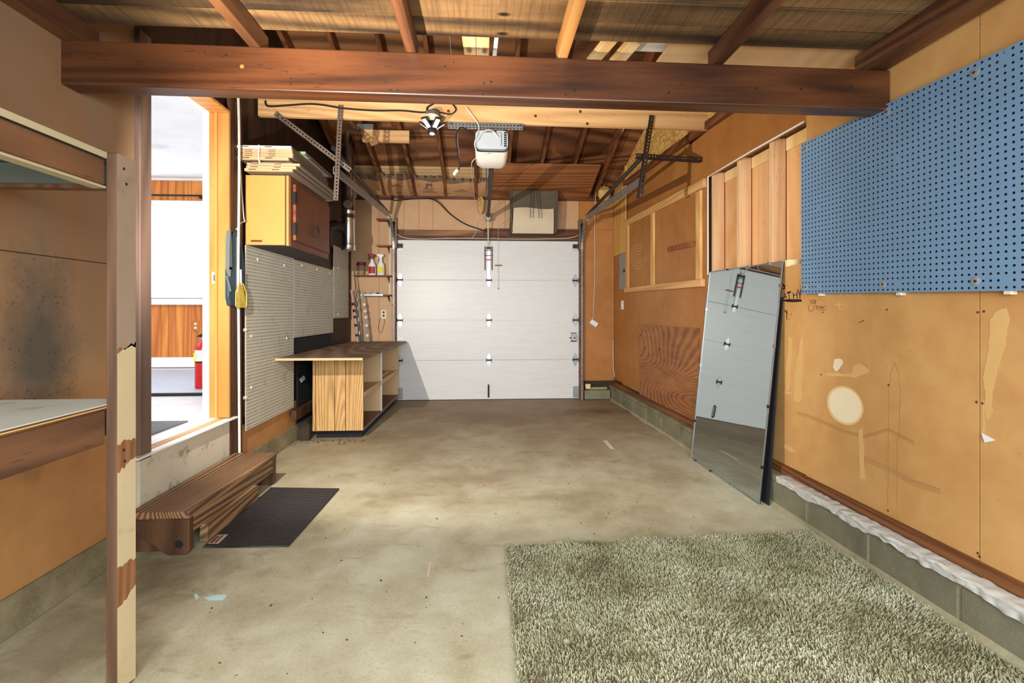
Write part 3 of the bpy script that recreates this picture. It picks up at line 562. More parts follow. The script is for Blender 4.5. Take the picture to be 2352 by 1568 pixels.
for x in (.012, .106): B(x - .006, x + .006, 6.366, 6.384, 1.74, 2.06).obj('angle_bar', 'strut_dark', t)
B(.002, .116, 6.360, 6.367, 1.87, 1.885).obj('red_clip', 'red_paint', t); B(.03, .09, 6.355, 6.384, 2.02, 2.05).obj('arm_pin', 'strut_dark', t)
for z in (1.93, 2.0): B(0.0, .118, 6.365, 6.372, z, z + .008).obj('bolt', 'strut_dark', t)

# ---- door tracks
def ctrack(path, r=.02):                              # open channel approximated by a tube and two lips
    m = MB(); m.tube(path, r, 8); return m
def arc(x, y0, z0, rad, n=10):                        # bend from vertical up to horizontal towards the viewer
    return [(x, y0 - rad + rad * math.cos(a), z0 + rad * math.sin(a)) for a in [math.pi / 2 * i / n for i in range(n + 1)]]
for sx, X, XE, ZE, lab in ((-1, -1.185, -1.150, 2.250, 'left steel garage door track hanging above the workbench'), (1, 1.31, 1.275, 2.222, 'right steel garage door track hanging beside the brown wall')):
    t = thing('door_track', lab, 'door track', (X, 6.31, 0), 'garage door tracks')
    MB().bar((X, 6.325, 0.0), (X, 6.325, 2.0), .026, .05, (0, 1, 0)).obj('vertical_rail', 'galv', t, bevel=.004)
    mm = MB(); ap = arc(X, 6.325, 2.0, .36)
    for q, r_ in zip(ap[:-1], ap[1:]): mm.bar(q, r_, .026, .05, (1, 0, 0)) if False else mm.bar(q, r_, .05, .026, (1, 0, 0))
    mm.obj('curved_rail', 'galv', t)
    p0, p1 = Vector((X, 5.965, 2.36)), Vector((XE, 3.74, ZE))
    m = MB(); m.bar(p0, p1, .030, .006); m.bar(p0 + Vector((-sx * .013, 0, .025)), p1 + Vector((-sx * .013, 0, .025)), .004, .05); m.bar(p0 + Vector((sx * .013, 0, .025)), p1 + Vector((sx * .013, 0, .025)), .004, .05); m.bar(p0 + Vector((0, 0, .05)), p1 + Vector((0, 0, .05)), .02, .005)
    m.obj('horizontal_rail', 'galv', t)
    B(X - .012 - .03 * sx, X + .012 - .03 * sx, 6.29, 6.37, 2.02, 2.42).obj('angle_bracket', 'galv_dull', t)
    for z in (.35, 1.25, 2.05): B(X - .03, X + .03, 6.345, 6.372, z, z + .03).obj('wall_clip', 'rust', t)
    MB().tube([(X + sx * .01, 6.33, 2.30), (X + sx * .01, 6.28, 2.34)], .035, 12).obj('pulley', 'strut_dark', t)
    t2 = tag(MB().tube([(XE + sx * .03, 3.79, 2.46), (X + sx * .04, 5.2, 2.47), (X + sx * .05, 6.2, 2.46)], .019, 10).obj('lift_spring', 'black_metal', smooth=True), ('left' if sx < 0 else 'right') + ' black lift spring tube slung above its door track', 'spring', 'garage door lift springs')
    MB().tube([(X, 6.30, .12), (X, 6.30, 2.3)], .003, 5).obj('lift_cable', 'strut_dark', t)
# perforated hanger angles
def angle(name, p0, p1, n, lab, mat='galv_dull', w=.034, grp='perforated angle hangers', side=1):
    p0, p1 = Vector(p0), Vector(p1); d = p1 - p0; n = Vector(n); v = n.cross(d).normalized(); k = max(2, int(d.length / .026))
    t = thing(name, lab, 'hanger', (p0 + p1) / 2 - Vector((0, 0, abs(d.z) / 2)), grp)
    MB().holes(p0 - v * w / 2, d, v, n, k, 1, d.length / k, w, .0065, .003).obj('front_flange', mat, t)
    q = p0 - v * w / 2 * side
    MB().holes(q, d, -n, v * side, k, 1, d.length / k, w, .0065, .003).obj('side_flange', mat, t)
    for p in (p0 + d * .04, p0 + d * .96): MB().lathe([(.010, 0), (.008, .008)], p + n * .002, n, 6).obj('bolt', 'steel', t)
    return t
angle('hanger_angle', (-1.105, 3.735, 2.775), (-1.142, 3.735, 2.04), (0, -1, 0), 'upright perforated hanger angle holding the left track')
angle('hanger_angle', (-1.60, 3.74, 2.705), (-1.05, 3.80, 2.295), (0, -1, 0), 'sloping perforated brace running from cross joist to left track')
angle('hanger_angle', (1.345, 3.735, 2.755), (1.249, 3.735, 2.087), (0, -1, 0), 'upright dark perforated hanger angle holding the right track', 'strut_dark')
angle('hanger_angle', (1.235, 3.80, 2.455), (1.81, 3.86, 2.452), (0, -1, 0), 'level dark perforated brace from right hanger to the wall', 'strut_dark')
angle('hanger_angle', (-.285, 3.735, 2.648), (.305, 3.735, 2.648), (0, -1, 0), 'level grey perforated bar above the door opener', 'galv')

# ---- opener
OP = thing('door_opener', 'white and grey garage door opener hanging from the cross joist', 'door opener', (.06, 3.9, 2.39))
m = MB(); prof = []
def rrect(cx, cz, w, h, r, y):
    pts = []
    for sx, sz, a0 in ((1, 1, 0), (-1, 1, 90), (-1, -1, 180), (1, -1, 270)):
        for i in range(5):
            a = math.radians(a0 + 90 * i / 4); pts.append(Vector((cx + sx * (w / 2 - r) + r * math.cos(a), y, cz + sz * (h / 2 - r) + r * math.sin(a))))
    return pts
MB().plate(rrect(.06, 2.53, .256, .145, .035, 3.72), (0, .30, 0)).obj('chassis', 'opener_grey', OP, bevel=.004)
MB().plate(rrect(.055, 2.53, .16, .105, .01, 3.708), (0, .014, 0)).obj('cover_plate', 'opener_grey', OP, bevel=.004)
for i in range(7): B(.155, .175, 3.712, 3.722, 2.475 + i * .017, 2.484 + i * .017).obj('vent_slot', 'black_rubber', OP)
for i in range(5): B(.02 + i * .016, .031 + i * .016, 3.714, 3.722, 2.589, 2.597).obj('vent_slot', 'black_rubber', OP)
# lens: lofted from the chassis to the lower front
rings = [rrect(.06, 2.515, .262, .150, .04, 3.735), rrect(.06, 2.478, .262, .150, .045, 3.85), rrect(.06, 2.465, .255, .145, .05, 4.0), rrect(.06, 2.47, .235, .12, .05, 4.08)]
m = MB(); k = len(rings[0]); m.add([p for r in rings for p in r], [(i * k + j, i * k + (j + 1) % k, (i + 1) * k + (j + 1) % k, (i + 1) * k + j) for i in range(3) for j in range(k)] + [tuple(range(3 * k, 4 * k))])
m.obj('light_lens', 'white_plastic', OP, True)
MB().tube([rrect(.06, 2.515, .264, .152, .04, 3.735)[i % 20] for i in range(21)], .004, 6).obj('lens_rim', 'black_rubber', OP)
MB().hexa([(.045, 4.0, 2.40), (.085, 4.0, 2.40), (.07, 6.25, 2.405), (.035, 6.25, 2.405), (.045, 4.0, 2.44), (.085, 4.0, 2.44), (.07, 6.25, 2.45), (.035, 6.25, 2.45)]).obj('rail', 'strut_dark', OP, bevel=.003)
MB().bar((.02, 4.05, 2.43), (.025, 6.2, 2.43), .008, .012).obj('drive_chain', 'black_metal', OP)
B(.02, .085, 6.16, 6.26, 2.37, 2.46).obj('header_bracket', 'steel', OP, bevel=.004)
MB().tube([(.05, 6.15, 2.40), (.055, 6.33, 2.05)], .008, 8).obj('door_arm', 'ivory', OP)
for x in (-.05, .165): MB().bar((x, 3.785, 2.60), (x, 3.785, 2.655), .03, .004, (0, 1, 0)).obj('hanger_strap', 'strut_dark', OP)
tag(MB().tube([(.30, 6.25, 2.42), (.19, 6.345, 2.33), (.188, 6.35, 2.1), (.187, 6.355, 1.81)], .002, 5).obj('pull_cord', 'rope_white'), 'thin release cord with wooden bar hanging before the garage door', 'cord')
PC = bpy.data.objects['pull_cord']; B(.145, .235, 6.345, 6.36, 1.795, 1.81).obj('cord_bar', 'shelf_brown', PC); MB().tube([(.187, 6.352, 1.795), (.195, 6.352, 1.68), (.19, 6.352, 1.50)], .0018, 5).obj('cord_tail', 'panel_grey', PC); MB().lathe([(.004, 0), (.008, .012), (.004, .025)], (.19, 6.352, 1.48), seg=8).obj('cord_knob', 'panel_grey', PC)

# ---- LED lamp
LP = thing('led_lamp', 'black folding LED lamp with white panels screwed under the cross joist', 'lamp', (-.40, 3.69, 2.55))
MB().lathe([(.052, 0), (.052, .035), (.05, .04)], (-.40, 3.71, 2.685), (0.0, .15, 1), 20).obj('junction_box', 'galv', LP, True)
MB().lathe([(.030, -.045), (.036, -.03), (.058, -.012), (.060, 0), (.05, .004)], (-.40, 3.708, 2.685), (0.0, .15, 1), 24).obj('lamp_holder', 'ivory', LP, True)
MB().lathe([(.026, -.08), (.034, -.075), (.036, -.02), (.028, 0)], (-.40, 3.70, 2.652), (0.0, .15, 1), 16).obj('lamp_body', 'black_metal', LP, True)
hub = Vector((-.40, 3.685, 2.565))
MB().lathe([(.030, -.012), (.036, -.006), (.034, .012)], hub, (0, .15, 1), 16).obj('hub', 'black_metal', LP, True)
MB().lathe([(.020, 0), (.020, .003)], hub + Vector((0, -.002, -.016)), (0, .15, 1), 16).obj('hub_led', 'led_panel', LP)
for i in range(5):
    a = math.radians(-90 + 36 + 72 * i); d = Vector((math.cos(a), math.sin(a), .75)).normalized(); sx = Vector((-math.sin(a), math.cos(a), 0)); n = sx.cross(d).normalized(); n = n if n.z < 0 else -n
    def pl(l0, l1, w, h0, h1): return MB().hexa([hub + d * l + sx * w_ + n * h for h in (h0, h1) for l, w_ in ((l0, -w), (l0, w), (l1, w), (l1, -w))])
    q = pl(.03, .128, .026, -.012, .0).obj('petal', 'black_metal', LP, bevel=.004); pl(.042, .116, .017, .0, .003).obj('petal_led', 'led_panel', q)
def cord(name, pts, r, mat, label, seg=6):
    P = [Vector(p) for p in pts]; out = []
    for i in range(len(P) - 1):
        a, b = P[max(i - 1, 0)], P[min(i + 2, len(P) - 1)]
        for j in range(6):
            t = j / 6; t2, t3 = t * t, t * t * t
            out.append(.5 * ((2 * P[i]) + (-a + P[i + 1]) * t + (2 * a - 5 * P[i] + 4 * P[i + 1] - b) * t2 + (-a + 3 * P[i] - 3 * P[i + 1] + b) * t3))
    out.append(P[-1]); return tag(MB().tube(out, r, seg).obj(name, mat, smooth=True), label, 'cable')
def Y(x, y, Y_): return tuple(atY(x, y, Y_))
cord('power_cable', [Y(609, 232, 3.735), Y(616, 244, 3.735), Y(660, 242, 3.735), Y(705, 239, 3.735), Y(740, 241, 3.735), Y(790, 249, 3.735), Y(860, 254, 3.735), Y(920, 254, 3.735), Y(975, 258, 3.735), Y(982, 246, 3.735), Y(1000, 236, 3.735)], .0065, 'black_rubber', 'black cable clipped along the face of the pine cross joist')
cord('power_cable', [Y(1010, 258, 3.735), Y(1035, 262, 3.735), Y(1047, 252, 3.735), Y(1040, 240, 3.735)], .005, 'black_rubber', 'black cable loop beside the LED lamp')
o = cord('plug_lead', [Y(1092, 312, 3.76), Y(1070, 296, 3.735), Y(1056, 294, 3.72), Y(1048, 310, 3.72), Y(1049, 340, 3.72), Y(1056, 375, 3.72), Y(1055, 386, 3.72), Y(1050, 393, 3.72)], .005, 'black_rubber', 'black plug lead dangling between lamp and opener')
MB().bar(Y(1051, 390, 3.72), Y(1042, 402, 3.72), .032, .024).obj('plug', 'ivory', o, bevel=.004)
cord('bell_wire', [Y(1070, 246, 3.735), Y(1085, 265, 3.735), Y(1100, 290, 3.73), Y(1095, 312, 3.70), Y(1090, 330, 3.70), Y(1094, 345, 3.70)], .004, 'rope_white', 'white twin wire dropping from the beam to the opener')
cord('bell_wire', [Y(1094, 325, 3.695), Y(1110, 302, 3.695), Y(1130, 300, 3.695), Y(1145, 315, 3.695)], .004, 'rope_white', 'white wire looped over the top of the opener')
cord('bell_wire', [Y(1120, 352, 3.70), Y(1090, 365, 3.9), Y(1083, 390, 4.2), Y(1090, 455, 5.9), Y(1096, 480, 6.34), Y(1093, 530, 6.34), Y(1085, 545, 6.345)], .003, 'rope_white', 'thin white wire hanging from opener down the door header')
cord('bell_wire', [Y(905, 532, 6.33), Y(942, 548, 6.335), Y(1060, 547, 6.335), Y(1200, 549, 6.335), Y(1298, 547, 6.335), Y(1330, 540, 6.33)], .004, 'rope_white', 'white wire strung along the top of the garage door')
cord('power_cable', [Y(905, 460, 6.2), Y(960, 456, 6.2), Y(1000, 460, 6.25), Y(1035, 492, 6.34), Y(1070, 515, 6.34), Y(1118, 531, 6.34)], .008, 'black_rubber', 'thick black cable sagging across the wall above the garage door')
cord('bell_wire', [Y(1434, 293, 5.0), Y(1400, 370, 5.7), Y(1370, 440, 6.2), Y(1366, 520, 6.35), Y(1366, 640, 6.36), Y(1362, 735, 6.36)], .0035, 'rope_white', 'white wire running down beside the right door track')
cord('bell_wire', [Y(1408, 780, 6.36), Y(1409, 840, 6.36), Y(1411, 865, 6.355)], .004, 'rope_white', 'short white cable at the foot of the back corner')
BX = MB(); c0 = Vector(Y(1364, 742, 6.355)); 
t = tag(MB().bar(c0 + Vector((-.045, 0, .03)), c0 + Vector((.045, 0, -.03)), .03, .065, (.4, 0, 1)).obj('remote_box', 'white_plastic', bevel=.004), 'small white push button box dangling on its wire', 'button box')
# ================================================================== THINGS, LEFT SIDE
# ---- storage shelf in the near left corner
SH = thing('storage_shelf', 'tall timber storage shelf with worn cream paint against the left wall', 'shelf', (-1.43, .9, 0))
PX0, PX1, PY0, PY1 = -1.153, -1.120, 1.518, 1.597
pst = B(PX0, PX1, PY0, PY1, 0, 1.667).obj('post', 'shelf_post_brown', SH, bevel=.003)
MB().plate([(PX1 + .0001, PY0 + .001, .01), (PX1 + .0001, PY1 - .001, .01), (PX1 + .0001, PY1 - .001, 1.66), (PX1 + .0001, PY0 + .001, 1.66)], (.0003, 0, 0)).obj('bare_face', 'shelf_bare', pst)
for z0, z1 in ((.0, .275), (.385, .69), (.77, 1.06), (1.06, 1.665)):     # painted side with bare patches
    n0 = 8; pts = [(PX1 + .0004, PY0 + .002 + (PY1 - PY0 - .004) * i / n0, z1 + .004 * i - (.014 * random.random() if z1 < 1.6 else .004 * i)) for i in range(n0 + 1)] + [(PX1 + .0004, PY1 - .002 - (PY1 - PY0 - .004) * i / n0, z0 + .014 * random.random()) for i in range(n0 + 1)]
    MB().plate(pts, (.0006, 0, 0)).obj('paint_coat', 'post_taupe' if z0 > 1 else 'cream_paint', pst)
for y_, z in ((1.545, 1.625), (1.555, 1.58), (1.545, .75), (1.548, .715)): MB().lathe([(.005, 0), (.004, .001)], (PX1 + .001, y_, z), (1, 0, 0), 8).obj('nail_head', 'ink_black', pst)
B(PX0, PX1, .20, .28, 0, 1.667).obj('post', 'shelf_post_brown', SH, bevel=.003)
for y0, y1 in ((1.52, 1.60), (.20, .28)): B(-1.749, -1.716, y0, y1, 0, 1.667).obj('post', 'shelf_post_brown', SH, bevel=.003)
# lower deck
d = B(-1.748, PX0 + .002, .18, 1.616, .882, .898).obj('deck', 'shelf_top_white', SH)
for z0, z1, m_ in ((.8825, .8865, 'shelf_rail_y'), (.8870, .8905, 'batten_pine_y'), (.8910, .8950, 'shelf_rail_y')): B(PX0 + .0005, PX0 + .004, .18, PY0 - .001, z0, z1).obj('ply_edge', m_, d)
B(-1.19, PX0, .28, PY0, .778, .881).obj('side_rail', 'shelf_rail_y', SH, bevel=.003)
B(-1.716, -1.19, 1.56, 1.598, .79, .881).obj('cross_rail', 'shelf_rail_y', SH, bevel=.003)
# upper deck
d = B(-1.748, PX0 + .002, .18, 1.60, 1.649, 1.665).obj('deck', 'greygreen', SH); B(PX0 + .002, PX0 + .005, .18, PY0 - .001, 1.647, 1.6655).obj('deck_edge', 'shelf_cream', d)
B(-1.19, PX0, .28, PY0, 1.563, 1.646).obj('side_rail', 'shelf_rail_y', SH, bevel=.006); B(-1.19, PX0 + .001, .28, PY0, 1.556, 1.5625).obj('rail_paint', 'shelf_cream', SH)
B(-1.716, -1.19, 1.57, 1.605, 1.582, 1.648).obj('cross_rail', 'greygreen', SH, bevel=.003); B(-1.716, -1.19, 1.57, 1.608, 1.570, 1.581).obj('cross_rail', 'shelf_rail_y', SH)

# ---- step
ST = thing('wooden_step', 'single wooden step with worn grain below the doorway', 'step', (-1.56, 2.88, 0))
B(-1.712, -1.425, 2.385, 3.365, .178, .213).obj('tread', 'step_wood_y', ST, bevel=.006, seg=2)
for y0, y1 in ((2.39, 2.43), (3.32, 3.36)):
    MB().plate([(-1.705, y0, .177), (-1.43, y0, .177), (-1.43, y0, .02), (-1.445, y0, 0), (-1.53, y0, 0), (-1.69, y0, .12)], (0, y1 - y0, 0)).obj('side_bracket', 'step_wood_z', ST, bevel=.004)
    B(-1.712, -1.60, y0 + .045 if y0 < 3 else y0 - .045, y1 + .04 if y0 < 3 else y1 - .042, 0, .177).obj('leg', 'step_wood_z', ST, bevel=.003)
B(-1.462, -1.434, 2.43, 3.32, .09, .177).obj('apron', 'step_wood_y', ST, bevel=.003)
B(-1.445, -1.405, 2.50, 3.05, .012, .10).obj('kick_rail', 'step_wood_y', ST, bevel=.003)
MB().lathe([(.02, 0), (.018, .001)], (-1.475, 2.3895, .055), (0, -1, 0), 14).obj('knot', 'ink_black', ST)

# ---- mat
mt = tag(MB().plate([(-1.402, 2.455, .001), (-.978, 2.440, .001), (-.960, 3.215, .001), (-1.425, 3.262, .001)], (0, 0, .008)).obj('door_mat', 'mat_rib', bevel=.002), 'black ribbed door mat on concrete in front of the step', 'mat')
tg = MB().plate([tuple(atZ(*q, .0092)) for q in ((477, 1248), (502, 1248), (524, 1227), (500, 1228))], (0, 0, .0008)).obj('care_tag', 'tag_tan', mt)
for q in (((482, 1246), (488, 1246), (505, 1230), (500, 1230)), ((492, 1246), (496, 1246), (514, 1229), (510, 1229))): MB().plate([tuple(atZ(*w_, .0102)) for w_ in q], (0, 0, .0004)).obj('tag_print', 'ink_brown', tg)

# ---- specks of litter on the slab
m = MB(); r3 = random.Random(21)
for i in range(420):
    y_ = .95 + 5.1 * r3.random() ** 1.3; x_ = r3.uniform(-1.35, 1.6)
    if (x_ > .08 and y_ < 2.45) or (x_ < -.94 and 2.35 < y_ < 3.3) or (x_ < -1.0 and y_ > 4.2) or (x_ < -1.1 and y_ < 1.7) or (x_ > 1.55): continue
    a = r3.uniform(0, 6.28); l_ = r3.uniform(.002, .009); w_ = l_ * r3.uniform(.2, .7); ca, sa = math.cos(a), math.sin(a)
    m.add([(x_ - ca * l_, y_ - sa * l_, .0003), (x_ + sa * w_, y_ - ca * w_, .0003), (x_ + ca * l_, y_ + sa * l_, .0003), (x_ - sa * w_, y_ + ca * w_, .0003), (x_, y_, w_ * .8)], [(0, 1, 4), (1, 2, 4), (2, 3, 4), (3, 0, 4)])
tag(m.obj('litter', 'dirt_shade'), 'dark specks of leaf litter strewn over the concrete floor', 'litter', kind='stuff')
# ---- carpet
CP = thing('carpet', 'large grey green shag carpet offcut lying on the concrete', 'carpet', (.92, 1.3, 0))
CX0, CX1, CY0, CY1 = .105, 1.735, .10, 2.395
def cedge(xx): return 2.372 + .036 * (xx - .1) + .006 * math.sin(xx * 17)
def cright(yy): return WBk(.028, yy, 0).x - .01 * (1 + math.sin(yy * 9))
MB().plate([(CX0 + .01, CY0, .001)] + [(CX0 + .01 + .006 * math.sin(i), .3 + 2.07 * i / 12, .001) for i in range(13)] + [(x_, cedge(x_) - .006, .001) for x_ in (.4, .8, 1.2, 1.55, 1.66)] + [(cright(yy), yy, .001) for yy in (2.38, 2.2, 1.9, 1.6, 1.3, 1.0, .6, CY0)], (0, 0, .007)).obj('backing', 'wool', CP)
rnd = random.Random(3); vs = []; fs = []
yy = 2.45
def pnoise(x, y): return math.sin(x * 9 + 3 * math.sin(y * 5)) * math.sin(y * 7 + 2 * math.sin(x * 6))
step = .0062
nx = int(1.75 / step); ny = int((2.45 - .55) / step)
for j in range(ny):
    for i in range(nx):
        x_ = CX0 + i * step + rnd.uniform(-.004, .004); y_ = .55 + j * step + rnd.uniform(-.004, .004)
        if y_ > cedge(x_) + rnd.uniform(-.004, .004) or x_ > cright(y_): continue
        h = rnd.uniform(.010, .016); a = rnd.uniform(0, 6.283); l = rnd.uniform(.001, .010); w_ = rnd.uniform(.0016, .0028)
        pn = pnoise(x_, y_); dx = math.cos(a) * l + .006 * pn; dy = math.sin(a) * l - .005 * pn; b0 = rnd.uniform(0, 3.14); ux, uy = math.cos(b0) * w_, math.sin(b0) * w_; k = len(vs)
        vs += [(x_ - ux, y_ - uy, .006), (x_ + ux, y_ + uy, .006), (x_ + dx + ux * .8, y_ + dy + uy * .8, .006 + h), (x_ + dx - ux * .8, y_ + dy - uy * .8, .006 + h)]; fs.append((k, k + 1, k + 2, k + 3))
me = bpy.data.meshes.new('pile'); me.from_pydata([(v[0] - .92, v[1] - 1.3, v[2]) for v in vs], [], fs); me.materials.append(MT('pile'))
o = bpy.data.objects.new('pile', me); C.objects.link(o); place(o, (.92, 1.3, 0), CP); o['kind'] = 'stuff'; o['label'] = 'short grey green carpet pile'

# ---- wall cabinet
CA = thing('wall_cabinet', 'brown two door wall cabinet with a bright yellow end', 'cabinet', (-1.585, 4.02, 1.665))
B(-1.74, -1.448, 3.575, 4.46, 1.668, 2.18).obj('carcass', 'cabinet_brown', CA, bevel=.002)
B(-1.738, -1.458, 3.570, 3.576, 1.67, 2.178).obj('end_panel', 'cabinet_yellow', CA)
B(-1.448, -1.432, 3.57, 3.60, 1.665, 2.18).obj('face_stile', 'cabinet_yellow', CA, bevel=.001); B(-1.447, -1.428, 3.60, 4.46, 1.665, 2.18).obj('face_frame', 'cabinet_brown', CA, bevel=.002)
B(-1.735, -1.45, 3.58, 4.455, 1.6655, 1.6685).obj('underside', 'cabinet_under', CA)
for y0, y1, hy, hg in ((3.645, 4.02, 3.99, 3.64), (4.035, 4.42, 4.07, None)):
    dr = B(-1.4275, -1.408, y0, y1, 1.715, 2.135).obj('door', 'cabinet_brown', CA, bevel=.003)
    MB().tube([(-1.408, hy, 1.80), (-1.388, hy, 1.815), (-1.382, hy, 1.845), (-1.388, hy, 1.875), (-1.408, hy, 1.89)], .005, 6).obj('handle', 'strut_dark', dr, True)
    if hg:
        B(-1.4275, -1.4082, y0 - .0015, y0 + .001, 1.718, 2.132).obj('door_edge', 'shelf_brown', dr)
        for z in (1.80, 2.03): B(-1.428, -1.403, y0 - .022, y0 + .012, z - .045, z + .045).obj('hinge', 'black_metal', dr)
B(-1.70, -1.62, 3.5692, 3.5698, 1.69, 1.705).obj('bare_patch', 'rust', CA)

# ---- furnace filters on the cabinet
def filt(x0, x1, y0, y1, z, th, mat, lab, slope=0.0, face='card_grey', dx=0.0):
    t = thing('air_filter', lab, 'filter', ((x0 + x1) / 2, (y0 + y1) / 2, z), 'furnace filters on the cabinet')
    def hx(a0, a1, b0, b1, z0, z1): return MB().hexa([(a0, b0, z0), (a1, b0, z0 - slope), (a1 + dx, b1, z0 - slope), (a0 + dx, b1, z0), (a0, b0, z1), (a1, b0, z1 - slope), (a1 + dx, b1, z1 - slope), (a0 + dx, b1, z1)])
    hx(x0, x1, y0, y0 + .02, z, z + th).obj('frame_end', mat, t, bevel=.001); hx(x0, x0 + .02, y0 + .02, y1 - .02, z, z + th).obj('frame_side', 'card_grey', t); hx(x1 - .02, x1, y0 + .02, y1 - .02, z, z + th).obj('frame_side', 'card_grey', t, bevel=.001); hx(x0, x1, y1 - .02, y1, z, z + th).obj('frame_end', 'card_grey', t)
    hx(x0 + .018, x1 - .018, y0 + .018, y1 - .018, z + .004, z + th - .004).obj('filter_media', face, t)
    for k_ in range(2):
        a = x0 + .03 + k_ * .16; B(a, a + .05, y0 - .0006, y0, z + th * .45 - slope * (a - x0) / (x1 - x0), z + th * .7 - slope * (a - x0) / (x1 - x0)).obj('frame_print', 'ink_brown', t)
    return t
Z0 = 2.1815
rows = [(-1.70, -1.368, 3.475, 4.40, .020, 'card_tan', 'bottom tan filter of the pile resting on the wall cabinet', 0, .10), (-1.69, -1.345, 3.48, 4.42, .018, 'card_tan', 'second tan filter from the bottom of the cabinet pile', 0, .06), (-1.68, -1.315, 3.47, 4.30, .017, 'card_tan', 'third tan filter jutting furthest right from the cabinet pile', 0, .04), (-1.66, -1.38, 3.50, 4.35, .014, 'card_tan', 'fourth filter with grey face under the tied bundle', 0, .05)]
zz = Z0
for x0, x1, y0, y1, th, m_, lab, sl, dx in rows: filt(x0, x1, y0, y1, zz, th, m_, lab, sl, dx=0.0); zz += th + .001
rows = [(-1.735, -1.385, 3.45, 4.25, .022, 'card_tan', 'lowest filter of the string tied bundle'), (-1.72, -1.36, 3.46, 4.22, .014, 'card_tan', 'second filter up in the string tied bundle'), (-1.72, -1.36, 3.465, 4.24, .014, 'card_tan', 'third filter up in the string tied bundle'), (-1.72, -1.362, 3.46, 4.20, .014, 'card_tan', 'fourth filter up in the string tied bundle'), (-1.72, -1.365, 3.465, 4.22, .012, 'card_tan', 'fifth filter just under the white topped one')]
for x0, x1, y0, y1, th, m_, lab in rows: filt(x0, x1, y0, y1, zz, th, m_, lab, 0.0); zz += th + .001
filt(-1.738, -1.366, 3.45, 4.1, zz, .020, 'filter_white', 'white framed filter on top of the tied bundle', 0.0, 'filter_white'); 
filt(-1.60, -1.33, 3.62, 4.25, zz + .021, .018, 'filter_green', 'green edged filter lying across the very top of the pile', 0.0, 'filter_white')
ZT = zz
tag(MB().tube([(-1.585, 3.4445, ZT + .02), (-1.584, 3.442, ZT - .02), (-1.588, 3.442, ZT - .07), (-1.580, 3.445, ZT - .105)], .006, 6).obj('tie_string', 'rope_white', smooth=True), 'white string knotted round the bundle of filters', 'string')

# ---- white pegboards
def pegboard(name, y0, z0, nu, nv, lab, mat='peg_white', clips=()):
    t = thing(name, lab, 'pegboard', (-1.722, y0 + nu * .0127, z0), 'white pegboards over the workbench')
    MB().holes((-1.722, y0, z0), (0, 1, 0), (0, 0, 1), (1, 0, 0), nu, nv, .0254, .0254, .0050, .008).obj('board', mat, t)
    B(-1.745, -1.728, y0 + .01, y0 + .03, z0 + .1, z0 + nv * .0254 - .1).obj('spacer', 'stud_dark', t); B(-1.745, -1.728, y0 + nu * .0254 - .03, y0 + nu * .0254 - .01, z0 + .1, z0 + nv * .0254 - .1).obj('spacer', 'stud_dark', t)
    for y_, z in clips: MB().lathe([(.013, 0), (.011, .006)], (-1.721, y_, z), (1, 0, 0), 8).obj('screw_washer', 'ivory', t)
    return t
pegboard('pegboard', 3.545, .318, 34, 53, 'tall white pegboard beside the door, nearest of the three', clips=((3.62, .62), (3.62, 1.0), (3.72, 1.58), (4.2, 1.58), (4.25, .95)))
pegboard('pegboard', 4.415, .945, 44, 28, 'wide white pegboard above the workbench under the cabinet', clips=((4.6, 1.62), (5.0, 1.62), (5.4, 1.61)))
pegboard('pegboard', 5.56, 1.108, 23, 33, 'far white pegboard below the flue pipe', clips=((5.7, 1.7), (5.7, 1.15)))
PB = [o for o in bpy.data.objects if o.name.startswith('pegboard')]
for z in (1.05, .56):
    tag(MB().lathe([(.004, 0), (.014, .004), (.014, .02), (.006, .026)], (-1.738, 3.537, z), (1, 0, 0), 8).obj('peg_clip', 'ivory'), ('upper' if z > 1 else 'lower') + ' cream wire clip at the edge of the tall pegboard', 'clip')

# ---- flue pipe
FP = thing('flue_pipe', 'shiny steel flue pipe hanging in the far left corner', 'pipe', (-1.515, 5.40, 1.866))
MB().lathe([(.074, .0), (.077, .004), (.077, .06), (.072, .065), (.072, .34), (.075, .345), (.075, .36), (.072, .365), (.072, .43), (.075, .435), (.075, .445), (.072, .45), (.072, .62)], (-1.515, 5.40, 1.866), seg=32).obj('lower_pipe', 'steel_shiny', FP, True)
MB().lathe([(.071, 0), (.071, 1.35)], (-1.515, 5.40, 2.486), seg=28).obj('upper_pipe', 'steel_shiny', FP, True)
MB().lathe([(.0, 0), (.07, 0), (.07, -.002), (.012, -.003), (.012, -.015)], (-1.515, 5.40, 1.868), seg=20).obj('end_cap', 'galv', FP)
MB().lathe([(.045, 0), (.050, .02), (.046, .03)], (-1.50, 5.335, 2.36), (0.2, -1, 0.1), 20).obj('stub_cap', 'galv_dull', FP, True)
m = MB().tube([(-1.56, 5.36, 2.10), (-1.62, 5.25, 2.12), (-1.66, 5.12, 2.07), (-1.66, 5.08, 1.99), (-1.655, 5.10, 1.90), (-1.65, 5.12, 1.87)], .058, 14); m.obj('elbow', 'black_metal', FP, True)
B(-1.47, -1.425, 5.39, 5.405, 2.45, 2.52).obj('bracket', 'galv', FP)
tag(B(-1.75, -1.605, 5.20, 5.36, 2.38, 2.43).obj('flue_bracket_board', 'shelf_rail_y', bevel=.003), 'small timber block bracing the flue pipe to the wall', 'bracket')

